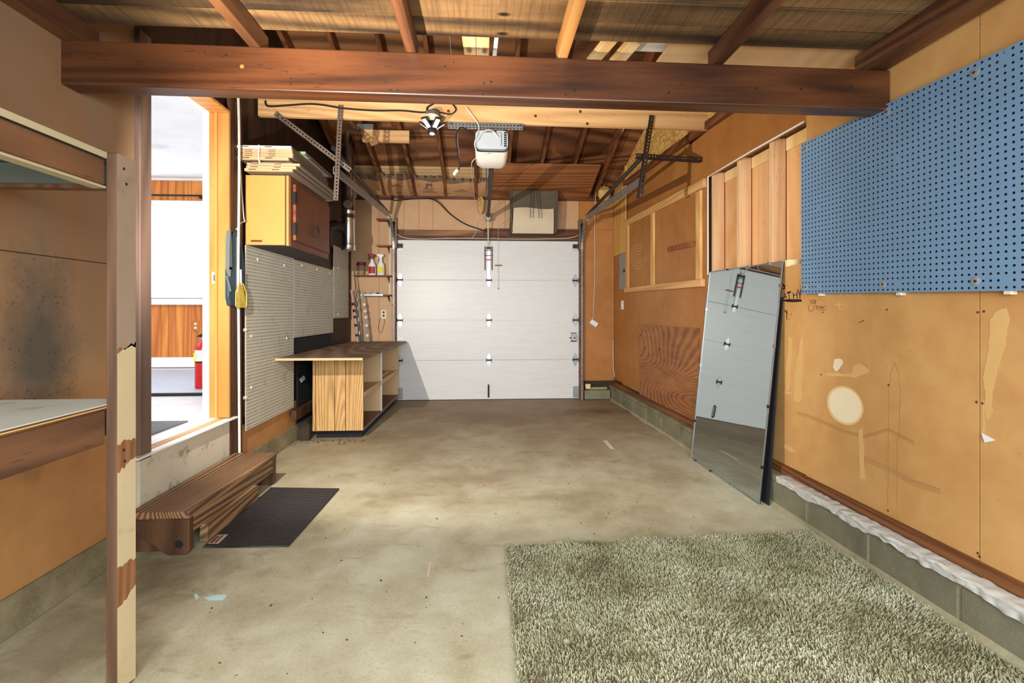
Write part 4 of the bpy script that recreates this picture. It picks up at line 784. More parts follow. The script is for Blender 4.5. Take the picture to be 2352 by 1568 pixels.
# ---- hanging things by the door post
cord('white_pipe_cord', [tuple(atX(547, 222, -1.690)), tuple(atX(549, 300, -1.690)), tuple(atX(549, 400, -1.690)), tuple(atX(548, 520, -1.690)), tuple(atX(547, 640, -1.690)), tuple(atX(548, 760, -1.690)), tuple(atX(549, 900, -1.690)), tuple(atX(550, 1040, -1.690))], .0085, 'rope_white', 'paint spattered white conduit running down the door post')
cord('white_wire', [tuple(atX(551, 380, -1.71)), tuple(atX(556, 450, -1.71)), tuple(atX(560, 500, -1.71)), tuple(atX(562, 508, -1.71)), tuple(atX(553, 512, -1.71)), tuple(atX(543, 527, -1.71))], .004, 'rope_white', 'thin white wire crossing from the conduit to the cabinet')
def archpts(y0, y1, z0, z1, n=14):
    c = (y0 + y1) / 2; w_ = (y1 - y0) / 2; pts = [(y0 + .02, z0), (y1 - .02, z0), (y1, z0 + .06), (y1, z1 - .26)]
    for i in range(1, n): a = math.pi * i / n; pts.append((c + w_ * math.cos(a), z1 - .26 + .26 * math.sin(a)))
    return pts + [(y0, z1 - .26), (y0, z0 + .06)]
BG = thing('garment_bag', 'dark blue grey zip bag hanging on the door post', 'bag', (-1.70, 3.39, 1.22))
MB().plate([(-1.738, a, b) for a, b in archpts(3.29, 3.50, 1.22, 1.735)], (.030, 0, 0)).obj('bag_body', 'bag_blue', BG, bevel=.010, seg=2)
MB().plate([(-1.725, a, b) for a, b in archpts(3.275, 3.31, 1.42, 1.725)], (.026, 0, 0)).obj('bag_gusset', 'bag_grey', BG, bevel=.008, seg=2)
MB().tube([(-1.705, 3.38, 1.70), (-1.704, 3.375, 1.5), (-1.704, 3.375, 1.28)], .004, 5).obj('zip', 'galv', BG)
MB().tube([(-1.715, 3.27, 1.42), (-1.70, 3.275, 1.36), (-1.70, 3.29, 1.32), (-1.71, 3.30, 1.35)], .006, 6).obj('strap', 'bag_grey', BG)
FS = thing('fly_swatter', 'yellow plastic fly swatter hanging below the blue bag', 'fly swatter', (-1.69, 3.37, 1.21))
yc = 3.376; oz = 1.212; outl = [(yc - .072, oz + .01), (yc - .06, oz), (yc + .06, oz), (yc + .072, oz + .01), (yc + .072, oz + .10), (yc + .025, oz + .165), (yc - .025, oz + .165), (yc - .072, oz + .10)]
MB().tube([(-1.672, a, b) for a, b in outl + outl[:1]], .0035, 5).obj('rim', 'swatter_yellow', FS)
m = MB()
def inhalf(z): return .07 if z < oz + .10 else .07 - .047 * (z - oz - .10) / .065
for i in range(13): z = oz + .008 + i * .012; h = inhalf(z); m.box(-1.6735, -1.6715, yc - h, yc + h, z, z + .0035)
for i in range(9): a = (i - 4) * .0165; m.bar((-1.6725, yc + a * .25, oz + .16), (-1.6725, yc + a, oz + .003), .0045, .002, (1, 0, 0))
m.obj('mesh_grid', 'swatter_yellow', FS)
MB().bar((-1.673, yc, oz + .15), (-1.676, yc + .002, oz + .26), .006, .010, (1, 0, 0)).obj('handle', 'rope_white', FS)

# ---- workbench
WT = thing('worktop', 'long dusty brown worktop over the panelled base cabinet', 'worktop', (-1.37, 5.15, .776))
B(-1.722, -1.012, 4.03, 6.285, .777, .797).obj('board', 'table_top', WT, bevel=.002); B(-1.722, -1.012, 4.024, 4.031, .777, .796).obj('edge_strip', 'card_tan', WT)
BC = thing('base_cabinet', 'open sided base cabinet with knotty wood panelled end', 'cabinet', (-1.35, 5.3, 0))
for x0, x1 in ((-1.577, -1.553), (-1.548, -1.380), (-1.375, -1.281), (-1.276, -1.118)): B(x0, x1, 4.468, 4.478, .082, .776).obj('end_board', 'panelling', BC, bevel=.0015)
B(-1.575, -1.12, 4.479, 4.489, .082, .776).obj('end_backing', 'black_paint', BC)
B(-1.58, -1.565, 4.49, 6.28, .082, .776).obj('back_panel', 'panelling', BC)
B(-1.565, -1.128, 4.49, 6.28, .082, .10).obj('bottom', 'cabinet_brown', BC); B(-1.565, -1.125, 4.49, 6.28, .40, .418).obj('shelf', 'card_tan', BC); B(-1.128, -1.118, 4.49, 6.28, .385, .432).obj('shelf_edge', 'card_tan', BC, bevel=.002)
B(-1.565, -1.128, 5.26, 5.275, .10, .776).obj('divider', 'card_tan', BC); B(-1.128, -1.116, 5.255, 5.280, .10, .776).obj('divider_edge', 'trim_white', BC)
B(-1.565, -1.118, 6.265, 6.28, .10, .776).obj('far_end', 'card_tan', BC); B(-1.128, -1.118, 4.49, 6.28, .078, .092).obj('bottom_edge', 'galv', BC)
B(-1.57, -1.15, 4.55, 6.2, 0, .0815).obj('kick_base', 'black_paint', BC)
tag(MB().bar((-1.20, 5.35, .430), (-1.22, 6.1, .430), .03, .02).obj('wood_offcut', 'header_pine'), 'loose pine offcut lying on the base cabinet shelf', 'offcut')
DB = thing('dark_panel', 'black painted board on the wall behind the base cabinet', 'panel', (-1.735, 4.9, .13))
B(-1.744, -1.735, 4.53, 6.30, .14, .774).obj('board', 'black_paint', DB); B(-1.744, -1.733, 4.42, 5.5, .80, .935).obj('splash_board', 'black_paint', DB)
MB().bar((-1.70, 4.35, .25), (-1.70, 5.0, .262), .04, .09).obj('cleat', 'stud_dark', DB, bevel=.003)
tag(MB().plate([(-1.728, 4.56, .55), (-1.728, 4.66, .57), (-1.728, 4.70, .53), (-1.728, 4.60, .51)], (.004, 0, .002)).obj('paper_scrap', 'chalk_blue'), 'torn blue paper scrap stuck behind the base cabinet', 'scrap')
m = MB(); r2 = random.Random(5)
for i in range(70):
    x_, y_ = r2.uniform(-1.71, -1.10), 4.45 - abs(r2.gauss(0, .07)); s_ = r2.uniform(.004, .016); m.add([(x_, y_, .0), (x_ + s_, y_ + s_ * .3, .0), (x_ + s_ * .2, y_ + s_, .0), (x_ + s_ * .4, y_ + s_ * .4, s_ * .7)], [(0, 1, 3), (1, 2, 3), (2, 0, 3)])
tag(m.obj('debris', 'dirt_shade'), 'dark crumbled debris along the foot of the base cabinet', 'debris', kind='stuff')
tag(MB().plate([(-1.71, 4.45, .001), (-1.60, 4.44, .001), (-1.60, 4.46, .13), (-1.65, 4.47, .18), (-1.70, 4.47, .12)], (0, .06, .0)).obj('rubble_lump', 'dirt_shade', bevel=.01, seg=2), 'grey lump of broken concrete between wall and base cabinet', 'rubble')

# ---- shelves in the far left corner
SB = thing('shelf_standard', 'slotted white shelf standard screwed to the back wall', 'bracket', (-1.247, 6.37, 1.36))
MB().holes((-1.256, 6.366, 1.37), (1, 0, 0), (0, 0, 1), (0, -1, 0), 1, 44, .018, .0245, .005, .008).obj('channel', 'ivory', SB)
for z, x0, lab in ((2.385, -1.39, 'top small brown corner shelf, empty'), (2.045, -1.39, 'second small brown corner shelf, empty'), (1.655, -1.68, 'brown corner shelf carrying the spray bottles'), (1.405, -1.58, 'lowest corner shelf with grey metal edge')):
    t = thing('corner_shelf', lab, 'shelf', (-1.35, 6.28, z - .05), 'small shelves in the far left corner')
    B(x0, -1.215, 6.20, 6.368, z - .016, z).obj('board', 'shelf_brown', t, bevel=.002)
    MB().plate([(-1.250, 6.364, z - .017), (-1.250, 6.22, z - .017), (-1.250, 6.225, z - .03), (-1.250, 6.364, z - .10)], (.004, 0, 0)).obj('bracket', 'black_metal', t)
    if z < 1.5: B(x0, -1.30, 6.185, 6.199, z - .02, z + .004).obj('metal_edge', 'galv', t)
def spray(x, y, z, body, lab, lblm, headm, flip=1):
    n_before = set(bpy.data.objects)
    t = thing('spray_bottle', lab, 'spray bottle', (x, y, z), 'spray bottles on the corner shelf')
    MB().lathe([(.034, 0), (.040, .006), (.040, .09), (.036, .115), (.018, .150), (.014, .165), (.014, .178)], (x, y, z), seg=20, sx=1.0, sy=.7).obj('bottle', body, t, True)
    MB().grid(lambda u, v: Vector((x + .0405 * math.sin((u - .5) * 2.0), y - .0405 * .7 * math.cos((u - .5) * 2.0) - .0006, z + .02 + .075 * v)), 10, 2).obj('label', lblm, t)
    h = MB().plate([(x - .045, y - .012, z + .215), (x - .04, y - .012, z + .232), (x + .02, y - .012, z + .232), (x + .04, y - .012, z + .212), (x + .016, y - .012, z + .200), (x + .014, y - .012, z + .176), (x - .014, y - .012, z + .176), (x - .018, y - .012, z + .205)], (0, .024, 0)).obj('spray_head', headm, t, bevel=.004)
    MB().plate([(x - .034, y - .006, z + .205), (x - .026, y - .006, z + .207), (x - .036, y - .006, z + .165), (x - .042, y - .006, z + .168)], (0, .012, 0)).obj('trigger', headm, h, bevel=.002)
    t.scale = (1.2, 1.2, 1.2)
spray(-1.458, 6.285, 1.655, 'bottle_white', 'white spray bottle with red label and dark red head', 'label_red', 'red_dark')
spray(-1.345, 6.275, 1.655, 'bottle_white', 'white spray bottle with round yellow label and white head', 'label_grey', 'bottle_white')
SP2 = [o for o in bpy.data.objects if o.name.startswith('spray_bottle')][-1]
MB().lathe([(.033, 0), (.032, .0012)], (-1.345, 6.275 - .0300, 1.655 + .062), (0, -1, 0), 20).obj('round_label', 'label_yellow', SP2)
t = thing('plastic_pail', 'beige pail with dark red rim behind the spray bottles', 'pail', (-1.60, 6.30, 1.655)); MB().lathe([(.036, 0), (.052, .125), (.047, .125), (.036, .01)], (-1.60, 6.30, 1.656), seg=20).obj('pail_body', 'pot_clay', t, True); MB().lathe([(.055, .125), (.058, .13), (.058, .165), (.052, .17), (.046, .165)], (-1.60, 6.30, 1.656), seg=20).obj('rim', 'red_dark', t, True)
t = thing('pipe_clamp', 'small steel clamp lying on the lowest corner shelf', 'clamp', (-1.44, 6.27, 1.405)); MB().tube([(-1.50, 6.27, 1.42), (-1.48, 6.27, 1.445), (-1.46, 6.27, 1.42), (-1.40, 6.27, 1.415)], .008, 6).obj('jaw', 'steel', t, True); MB().lathe([(.01, 0), (.014, .01), (.01, .03)], (-1.39, 6.27, 1.406), seg=10).obj('screw_knob', 'galv_dull', t)
for (x0, z0, x1, z1, r_, m_, lab, bands) in ((-1.70, 1.46, -1.60, .80, .013, 'pink', 'pink handled fishing rod standing on the worktop corner', 'black_metal'), (-1.655, 1.70, -1.575, .80, .011, 'teal', 'dark teal rod leaning in the far left corner', 'steel'), (-1.555, 1.45, -1.475, .80, .014, 'panel_grey', 'mottled grey rod sleeve leaning behind the worktop', 'ivory')):
    p0 = Vector((x0, 6.175, z0)); p1 = Vector((x1, 6.12, z1)); t = thing('fishing_rod', lab, 'rod', p1, 'rods leaning in the corner'); MB().tube([p0, p0.lerp(p1, .5) + Vector((.008, 0, 0)), p1], r_ * .6, 8, r_ * 1.3).obj('shaft', m_, t, True)
    for f in (.25, .38, .5, .66, .85): MB().tube([p0.lerp(p1, f) + Vector((.008 * (1 - abs(f - .5) * 2), 0, 0)), p0.lerp(p1, f + .05) + Vector((.008 * (1 - abs(f - .45) * 2), 0, 0))], r_ * 1.45, 8).obj('grip_band', bands, t)
t = thing('wall_outlet', 'ivory power outlet on the tan wall beside the garage door', 'outlet', (-1.327, 6.37, 1.105)); B(-1.362, -1.292, 6.366, 6.373, 1.09, 1.205).obj('plate', 'ivory', t, bevel=.003)
for z in (1.115, 1.16): B(-1.340, -1.314, 6.364, 6.3665, z, z + .028).obj('socket', 'ink_brown', t)
cord('corner_cable', [(-1.32, 6.365, 1.09), (-1.32, 6.365, 1.02), (-1.36, 6.365, .90), (-1.395, 6.365, .95), (-1.385, 6.365, 1.04), (-1.36, 6.365, 1.11)], .0025, 'ink_brown', 'brown stain line looping below the ivory outlet')
# ================================================================== THINGS, RIGHT SIDE
# ---- blue pegboard
BP = thing('blue_pegboard', 'big blue pegboard mounted on the golden brown wall', 'pegboard', (1.84, 2.0, 1.25))
U = Vector((RK, -1, -.028)).normalized(); V = Vector((.0, .005, 1)).normalized(); N = Vector((-1, -RK, 0)).normalized()
O = W(.030, 2.632, 1.284)
MB().holes(O, U, V, N, 48, 34, .0254, .0254, .0050, .008, skip={(5, 1), (24, 1), (41, 1), (5, 18), (24, 23), (41, 32)}).obj('board', 'peg_blue', BP)
for i, j in ((1, 1), (21, 1), (37, 1), (1, 32), (22, 32), (37, 32)):
    c0 = O + U * (i + .5) * .0254 + V * (j + .5) * .0254; t = MB().lathe([(.016, 0), (.016, .002), (.007, .003)], c0 + N * .0004, N, 18).obj('washer', 'hinge_steel', BP); MB().lathe([(.006, 0), (.004, .003)], c0 + N * .003, N, 8).obj('screw', 'black_metal', t)
for i in (5, 24, 41):
    for v_, up in ((-.006, -1), (34 * .0254 - .006, 1)):
        c0 = O + U * (i + .5) * .0254 + V * v_ - N * .016; MB().bar(c0 - U * .012, c0 + U * .012, .014, .026, N).obj('spacer_block', 'ivory', BP, bevel=.001)
# ---- mirror
MR = thing('mirror', 'tall frameless mirror leaning on the right wall', 'mirror', (1.70, 3.28, 0))
b0, b1, t0, t1 = Vector((1.668, 3.737, .004)), Vector((1.682, 2.816, .004)), Vector((1.822, 3.737, 1.500)), Vector((1.834, 2.816, 1.490))
nrm = (b1 - b0).cross(t0 - b0).normalized(); nrm = nrm if nrm.x < 0 else -nrm
MB().plate([b0, b1, t1, t0], -nrm * .005).obj('glass', 'mirror_silver', MR)
MB().plate([p - nrm * .0055 for p in (b0, b1, t1, t0)], -nrm * .005).obj('backing', 'black_paint', MR)
m = MB()
for a, b in ((b0, b1), (b1, t1), (t1, t0), (t0, b0)): m.bar(a + nrm * .001, b + nrm * .001, .007, .006, nrm)
m.obj('edge_bead', 'galv', MR)
for a, b, f in ((b0, b1, .08), (b0, b1, .35), (b0, b1, .65), (t0, t1, .3), (t0, t1, .6), (t0, t1, .85), (b1, t1, .15), (b1, t1, .4), (b1, t1, .65), (b1, t1, .9), (b0, t0, .2), (b0, t0, .5), (b0, t0, .8)):
    p = a.lerp(b, f); d_ = (b - a).normalized() * .010; MB().bar(p - d_ + nrm * .002, p + d_ + nrm * .002, .012, .012, nrm).obj('mirror_clip', 'black_metal' if f < .5 else 'steel', MR)
bb = [Vector((1.722, 3.20, .002)), Vector((1.727, 2.795, .002)), Vector((1.833, 2.822, 1.27)), Vector((1.824, 3.20, 1.27))]
tag(MB().plate(bb, (.009, 0, -.0005)).obj('black_board', 'black_paint'), 'black board leaning on the wall directly behind the mirror', 'board')
# ---- tape roll, plastic, blocks
c0 = W(-.045, 2.80, 1.4565)
t = thing('tape_roll', 'cream masking tape roll on the ledge above the mirror', 'tape', c0)
MB().lathe([(.030, 0), (.052, 0), (.052, .040), (.030, .040), (.030, 0.001)], c0, seg=28).obj('tape', 'tape_cream', t, True)
def film(u, v):
    yy = -.9 + 3.66 * u; w_ = .020 * mnoise.noise((u * 22, 3, v)) + .012 * mnoise.noise((u * 75, 7, v))
    if v < .45: s_ = v / .45; return WBk(-.058 + .068 * s_, yy, .1925 + .010 * abs(mnoise.noise((u * 60, s_ * 3, 1))))
    s_ = (v - .45) / .55; return WBk(.009 + .012 * abs(mnoise.noise((u * 60, 3 + s_ * 2, 1))), yy, .1945 - (.036 + w_) * s_)
tag(MB().grid(film, 600, 10).obj('plastic_sheet', 'plastic_film', smooth=True), 'crumpled white plastic strip draped along the block ledge', 'plastic sheet')
tag(MB().plate([Y(1345, 882, 6.27), Y(1357, 882, 6.27), Y(1356, 893, 6.27), Y(1346, 893, 6.27)], (0, .04, 0)).obj('sponge_block', 'tape_cream', bevel=.003), 'small cream block on the footing beside the garage door', 'block')
# ---- electrical things
t = thing('breaker_panel', 'grey breaker panel on the wall near the back corner', 'electrical panel', W(.01, 5.96, 1.468)); MB().wbox(0, .012, 5.845, 6.11, 1.468, 1.925).obj('cover', 'panel_grey', t, bevel=.002); MB().wbox(.012, .02, 5.87, 5.92, 1.68, 1.72).obj('latch', 'black_metal', t)
for z in (1.62, 1.75): MB().wbox(.012, .016, 6.06, 6.085, z, z + .02).obj('screw', 'steel', t)
t = thing('switch_plate', 'small white switch plate below the breaker panel', 'switch', W(.004, 6.0, 1.21)); MB().wbox(0, .008, 5.965, 6.045, 1.21, 1.325).obj('plate', 'trim_white', t, bevel=.002); MB().wbox(.008, .014, 5.995, 6.010, 1.255, 1.28).obj('toggle', 'ivory', t)
# ---- marks and graffiti on the right wall
def stroke(pts, w, mat, name='marker_line', off=.0006):
    m = MB(); P = [atR(x, y, off) for x, y in pts]
    for a, b in zip(P[:-1], P[1:]):
        if (b - a).length > 1e-5: m.bar(a, b, w, .0006, N)
    return m.obj(name, mat, WR)
def gz(x, y): return (1780 + x / 10.4545, 590 + y / 10.4533)      # the enlarged detail the marks were read from
def S(pts, w=.005, mat='ink_black'): return stroke([gz(*p) for p in pts], w, mat)
S([(205, 1000), (240, 870)]); S([(240, 870), (285, 1005)]); S([(215, 955), (270, 960)]); S([(290, 860), (385, 840)], .010); S([(330, 850), (345, 1015)], .006)
S([(435, 850), (450, 1000)], .006); S([(525, 830), (535, 1040)], .006); S([(440, 920), (530, 905)]); S([(545, 775), (600, 920)], .006); S([(630, 770), (600, 920), (598, 1005)], .007)
S([(190, 1045), (380, 1030), (640, 1040)], .010); S([(260, 1060), (450, 1070), (640, 1055)], .008); S([(190, 660), (240, 720)], .012); S([(190, 760), (240, 750)], .010)
S([(230, 1275), (290, 1350), (285, 1270)], .006); S([(290, 1350), (280, 1430), (285, 1500)], .006); S([(370, 1390), (390, 1350)], .003); S([(330, 1500), (345, 1490)], .004)
for q in ([(830, 1050), (870, 1045), (890, 1040)], [(850, 1048), (855, 1090)], [(880, 1080), (895, 1065), (905, 1085), (885, 1092)], [(915, 1090), (920, 1065), (940, 1088)], [(950, 1065), (965, 1085), (990, 1030), (960, 1130)], [(820, 1130), (980, 1105)], [(870, 1050), (900, 1020), (950, 1025), (975, 1060)],
          [(985, 1175), (1010, 1170), (995, 1195), (1020, 1215), (1000, 1225)], [(1035, 1170), (1040, 1225)], [(1065, 1180), (1068, 1225)], [(1085, 1225), (1090, 1180), (1120, 1230), (1125, 1180)], [(1140, 1180), (1142, 1235), (1170, 1190)], [(1160, 1215), (1185, 1235)], [(1215, 1150), (1212, 1215)], [(1212, 1240), (1218, 1245)], [(970, 1238), (1210, 1280)],
          [(830, 1160), (800, 1215), (820, 1290), (870, 1300), (925, 1270), (940, 1190), (975, 1150)], [(1060, 1015), (1065, 1035)], [(1100, 1010), (1105, 1030)]): S(q, .0022, 'ink_brown')
for q in ([(1550, 900), (1590, 908), (1635, 900)], [(1720, 890), (1745, 930), (1790, 930), (1815, 890)], [(1885, 870), (1910, 915), (1955, 870)], [(2000, 880), (2030, 930), (2085, 925)], [(1520, 1050), (1530, 1180), (1575, 1280)], [(1430, 1155), (1520, 1135), (1625, 1130)]): S(q, .0028, 'scratch_pale')
for q in ([(2040, 1160), (2041, 1000), (2042, 900), (2047, 855), (2055, 832)], [(2055, 832), (2064, 856), (2068, 900), (2067, 1000), (2062, 1010), (2060, 1160)], [(1985, 835), (1990, 842), (1998, 855)]):
    stroke([(a + random.uniform(-1.2, 1.2), b) for i in range(len(q) - 1) for a, b in [(q[i][0] + (q[i + 1][0] - q[i][0]) * f / 6, q[i][1] + (q[i + 1][1] - q[i][1]) * f / 6) for f in range(7)]], .0022, 'scuff_brown', 'water_line')
rj = random.Random(11)
def jag(pts, a=2.0, n=5):
    out = []
    for i in range(len(pts)):
        p, q = pts[i], pts[(i + 1) % len(pts)]
        for k_ in range(n): f = k_ / n; out.append((p[0] + (q[0] - p[0]) * f + rj.uniform(-a, a), p[1] + (q[1] - p[1]) * f + rj.uniform(-a, a)))
    return out
def spot(pts, mat, name='paint_spot', off=.0005): return MB().plate([atR(x, y, off) for x, y in pts], N * .0005).obj(name, mat, WR)
def ell(cx, cy, rx, ry, n=28, tilt=0.0, jag=0.0): return [(cx + rx * math.cos(a) * (1 + jag * math.sin(5 * a)) + tilt * math.sin(a), cy + ry * math.sin(a) * (1 + jag * math.cos(3 * a))) for a in [2 * math.pi * i / n for i in range(n)]]
spot(ell(1941, 931, 41, 45, tilt=8), 'scratch_pale', 'paint_ring', .0004); spot(ell(1941, 931, 36, 40, tilt=7), 'paint_splash', 'paint_ring', .001)
spot(ell(1922, 838, 8, 14, jag=.12), 'paint_splash'); spot(ell(1928, 832, 8, 9), 'paint_splash', off=.0011)
for q in ([(1803, 905), (1806, 850), (1812, 775), (1819, 775), (1816, 850), (1811, 900), (1822, 900), (1818, 905)], [(1822, 920), (1826, 860), (1832, 820), (1842, 760), (1845, 800), (1843, 900), (1842, 918), (1834, 924)], [(1798, 1018), (1812, 1022), (1828, 1035), (1822, 1038), (1803, 1030)],
          [(2262, 960), (2262, 900), (2258, 870), (2270, 800), (2275, 735), (2290, 712), (2312, 708), (2318, 730), (2308, 790), (2290, 850), (2280, 900), (2277, 930), (2280, 945), (2268, 965)], [(2254, 1000), (2256, 920), (2262, 920), (2261, 1000)], [(1975, 1100), (1972, 985), (1982, 985), (1986, 1100)],
          [(1890, 858), (1910, 856), (1955, 858), (1962, 838), (1975, 835), (1990, 842), (1998, 855), (1965, 866), (1900, 863)]): spot(jag(q, 1.6), 'paint_drip')
for x, y in ((2037, 711), (2041, 884), (2246, 717), (2260, 715), (2243, 923), (2257, 926), (1886, 860), (1890, 717), (2040, 1172), (2246, 1270), (2250, 1278)):
    MB().lathe([(.005, 0), (.004, .0012)], atR(x, y, .0004), N, 8).obj('nail_head', 'ink_brown', WR)
stroke([(1973, 741), (1985, 735)], .003, 'ink_black')
for dy, w_ in ((0, .006), (5, .004), (10, .003)):
    stroke([(1985, 1048 + dy), (2040, 1072 + dy), (2100, 1104 + dy), (2160, 1124 + dy)], w_, 'scuff_brown', 'scuff_line'); stroke([(1830, 945 + dy * .6), (1870, 958 + dy * .6), (1940, 988 + dy * .6), (1985, 1000 + dy * .6), (2040, 984 + dy * .6), (2100, 1014 + dy * .6)], w_ * .7, 'scuff_brown', 'scuff_line')
for k_ in range(4): stroke(ell(1466, 590, 4 + 4.5 * k_, 7 + 7 * k_, 16)[:15], .003, 'scratch_pale', 'chalk_ring', .001)
tag(MB().plate([atR(2255, 994, .004), atR(2287, 1011, .004), atR(2262, 1016, .004)], N * .002).obj('paper_shred', 'trim_white'), 'torn white paper shred on the wall seam', 'scrap')

# ================================================================== ABOVE THE DOOR AND IN THE ROOF
FB = thing('fabric_box', 'grey fabric box with cream panel hung above the garage door', 'box', (.64, 6.2, 2.18))
MB().hexa([(.335, 6.10, 2.20), (.93, 6.10, 2.20), (.93, 6.36, 2.20), (.335, 6.36, 2.20), (.355, 6.08, 2.745), (.945, 6.08, 2.745), (.945, 6.36, 2.66), (.355, 6.36, 2.66)]).obj('box_body', 'fabric_grey', FB, bevel=.012, seg=2)
MB().grid(lambda u, v: Vector((.36 + .03 * (1 - v) * (1 - u) * 0 + (.535 - .02 * v) * u + .02 * v, 6.088 - .05 * math.sin(math.pi * v) * (.4 + .6 * math.sin(math.pi * u)) + .0 , 2.19 + (.325 + .01 * math.sin(u * 6)) * v)), 14, 8).obj('cream_panel', 'fabric_cream', FB, True)
for x0 in (.345, .94): MB().tube([(x0, 6.075, 2.74), (x0 - .004, 6.07, 2.5), (x0 + (.012 if x0 < .6 else -.012), 6.09, 2.21)], .014, 8).obj('corner_fold', 'fabric_grey', FB, True)
for dx in (0, .035): MB().tube([(.60 + dx, 6.05, 2.76), (.585 + dx, 6.025, 2.38), (.70 + dx, 6.025, 2.38), (.665 + dx, 6.05, 2.76)], .003, 5).obj('wire_loop', 'black_metal', FB)

def batt(x0, x1, yt, lab, txt=None, seed=1, wool=.05):
    rr = random.Random(seed); ph = rr.uniform(0, 6); t = thing('insulation_batt', lab, 'insulation', ((x0 + x1) / 2, 6.2, 2.70), 'paper faced insulation between the rafters')
    def fn(u, v, top=0.0, off=0.0):
        yy = 6.30 + (yt - 6.30) * v; z = 2.705 + (rz(yt, .03) - 2.705) * v - .015 * math.sin(math.pi * v)
        bul = .05 * math.sin(math.pi * min(max(u, 0), 1)) ** .6 * (.5 + .5 * math.sin(math.pi * v)) + .007 * math.sin(9 * u + ph) * math.sin(7 * v) + .004 * math.sin(31 * u + 11 * v + ph)
        return Vector((x0 + (x1 - x0) * u, yy - bul - off, z - bul * .25))
    MB().grid(lambda u, v: fn(u, v * (.92 + .06 * math.sin(u * 5 + ph))), 14, 8).obj('paper_face', 'paper_kraft', t, True)
    MB().grid(lambda u, v: fn(u, .88 + (.22 + .05 * math.sin(u * 23 + ph) + .04 * math.sin(u * 41)) * v, 0, -.012 + .03 * v), 30, 3).obj('wool_edge', 'wool', t, True)
    MB().box(x0 + .005, x1 - .005, 6.22, 6.36, 2.722, 2.78).obj('wool_core', 'wool', t)
    if txt:
        c = fn(.5, .47); 
        a = math.atan2(6.30 - yt, rz(yt, .03) - 2.705)
        for body, dz, sz, m_ in txt:
            o = text('lettering', body, (0, 0, 0), (0, 0, 0), sz, m_, t, 0.0); L = (Vector((0, yt, rz(yt, .03))) - Vector((0, 6.30, 2.705))).length
            for v_ in o.data.vertices: v_.co = fn(.5 + v_.co.x / (x1 - x0), .47 + (dz + v_.co.y) / L) + Vector((0, -.013, -.008)) - BASE[t.name]
            o.location = (0, 0, 0); BASE[o.name] = BASE[t.name]
    return t
INS = [('HOME\nINSULATION', -.02, .032, 'ink_black')]
batt(RAFT[0] + .02, RAFT[1] - .02, 6.02, 'crumpled insulation batt in the dark left end bay', None, 2)
batt(RAFT[1] + .02, RAFT[2] - .02, 5.99, 'wide wrinkled insulation batt left of the lettered one', [('HOME\nINSULATION', .05, .026, 'ink_black'), ('INTERIOR\nSIDE', -.10, .022, 'ink_black')], 3)
batt(RAFT[2] + .02, RAFT[3] - .02, 6.02, 'insulation batt printed with big blue letters', [('JM', .072, .085, 'ink_blue'), ('Fiber Glass', .018, .030, 'ink_black'), ('HOME', -.018, .030, 'ink_black'), ('INSULATION', -.050, .030, 'ink_black')], 4)
batt(RAFT[3] + .02, RAFT[4] - .02, 6.06, 'insulation batt with black lettering left of the opener rail', [('HOME', .015, .028, 'ink_black'), ('INSULATION', -.014, .028, 'ink_black')], 5)
batt(RAFT[4] + .02, .055, 6.04, 'narrow insulation batt beside the opener rail', None, 6)
def clump(name, c, r, lab, mat, seed):
    rr = random.Random(seed); n = 10; m = MB(); ring = []
    for j in range(6):
        a = math.pi * j / 5
        for i in range(n): k_ = rr.uniform(.75, 1.15); m.v.append(Vector(c) + Vector((r[0] * math.sin(a) * math.cos(6.283 * i / n) * k_, r[1] * math.sin(a) * math.sin(6.283 * i / n) * k_, r[2] * (1 - math.cos(a)) * k_)))
    m.f = [(j * n + i, j * n + (i + 1) % n, (j + 1) * n + (i + 1) % n, (j + 1) * n + i) for j in range(5) for i in range(n)]
    return tag(m.obj(name, mat, smooth=True), lab, 'insulation')
clump('insulation_scrap', Y(1388, 462, 6.20), (.10, .06, .10), 'loose yellow insulation wad in the far right eave', 'rag_tan', 4)
clump('insulation_scrap', Y(1104, 492, 6.27), (.05, .04, .12), 'torn insulation wad hanging beside the rail end', 'rag_tan', 8)
# boards stored on the attic floor, sticking out past the planks
def stored(px, z, y0, y1, th, mat, lab, grp=None, edge=None):
    a = atZ(px[0], 136, z); b = atZ(px[1], 136, z); a2 = atZ(px[2], 100, z); b2 = atZ(px[3], 100, z)
    ka = (a.x - a2.x) / (a.y - a2.y); kb_ = (b.x - b2.x) / (b.y - b2.y)
    fx = lambda p, k_, yy: p.x + k_ * (yy - p.y)
    return tag(MB().hexa([(fx(a, ka, y0), y0, z), (fx(b, kb_, y0), y0, z), (fx(b, kb_, y1), y1, z), (fx(a, ka, y1), y1, z), (fx(a, ka, y0), y0, z + th), (fx(b, kb_, y0), y0, z + th), (fx(b, kb_, y1), y1, z + th), (fx(a, ka, y1), y1, z + th)]).obj('stored_board', mat, bevel=.002), lab, 'board', 'boards stored in the attic')
stored((1068, 1094, 1063, 1093), 2.414, 1.6, 2.75, .02, 'pale_board_y', 'pale grooved pine board overhead, left one of a pair')
stored((1095, 1123, 1094, 1124), 2.414, 1.6, 2.75, .02, 'pale_board_y', 'pale grooved pine board overhead, right one of a pair')
stored((1131, 1140, 1135, 1144), 2.414, 1.6, 2.75, .02, 'trim_white', 'thin white strip overhead beside the pale pine boards')
stored((1358, 1384, 1388, 1416), 2.414, 1.75, 2.345, .035, 'pale_board_y', 'short tan board end jutting out above the beam')
stored((1412, 1442, 1446, 1474), 2.414, 1.75, 2.345, .035, 'pale_board_y', 'second tan board end jutting out above the beam under the white slab')
tag(B(.73, .98, 1.8, 2.28, 2.452, 2.475).obj('stored_board', 'trim_white', bevel=.002), 'white slab lying across the two tan board ends', 'board', 'boards stored in the attic')
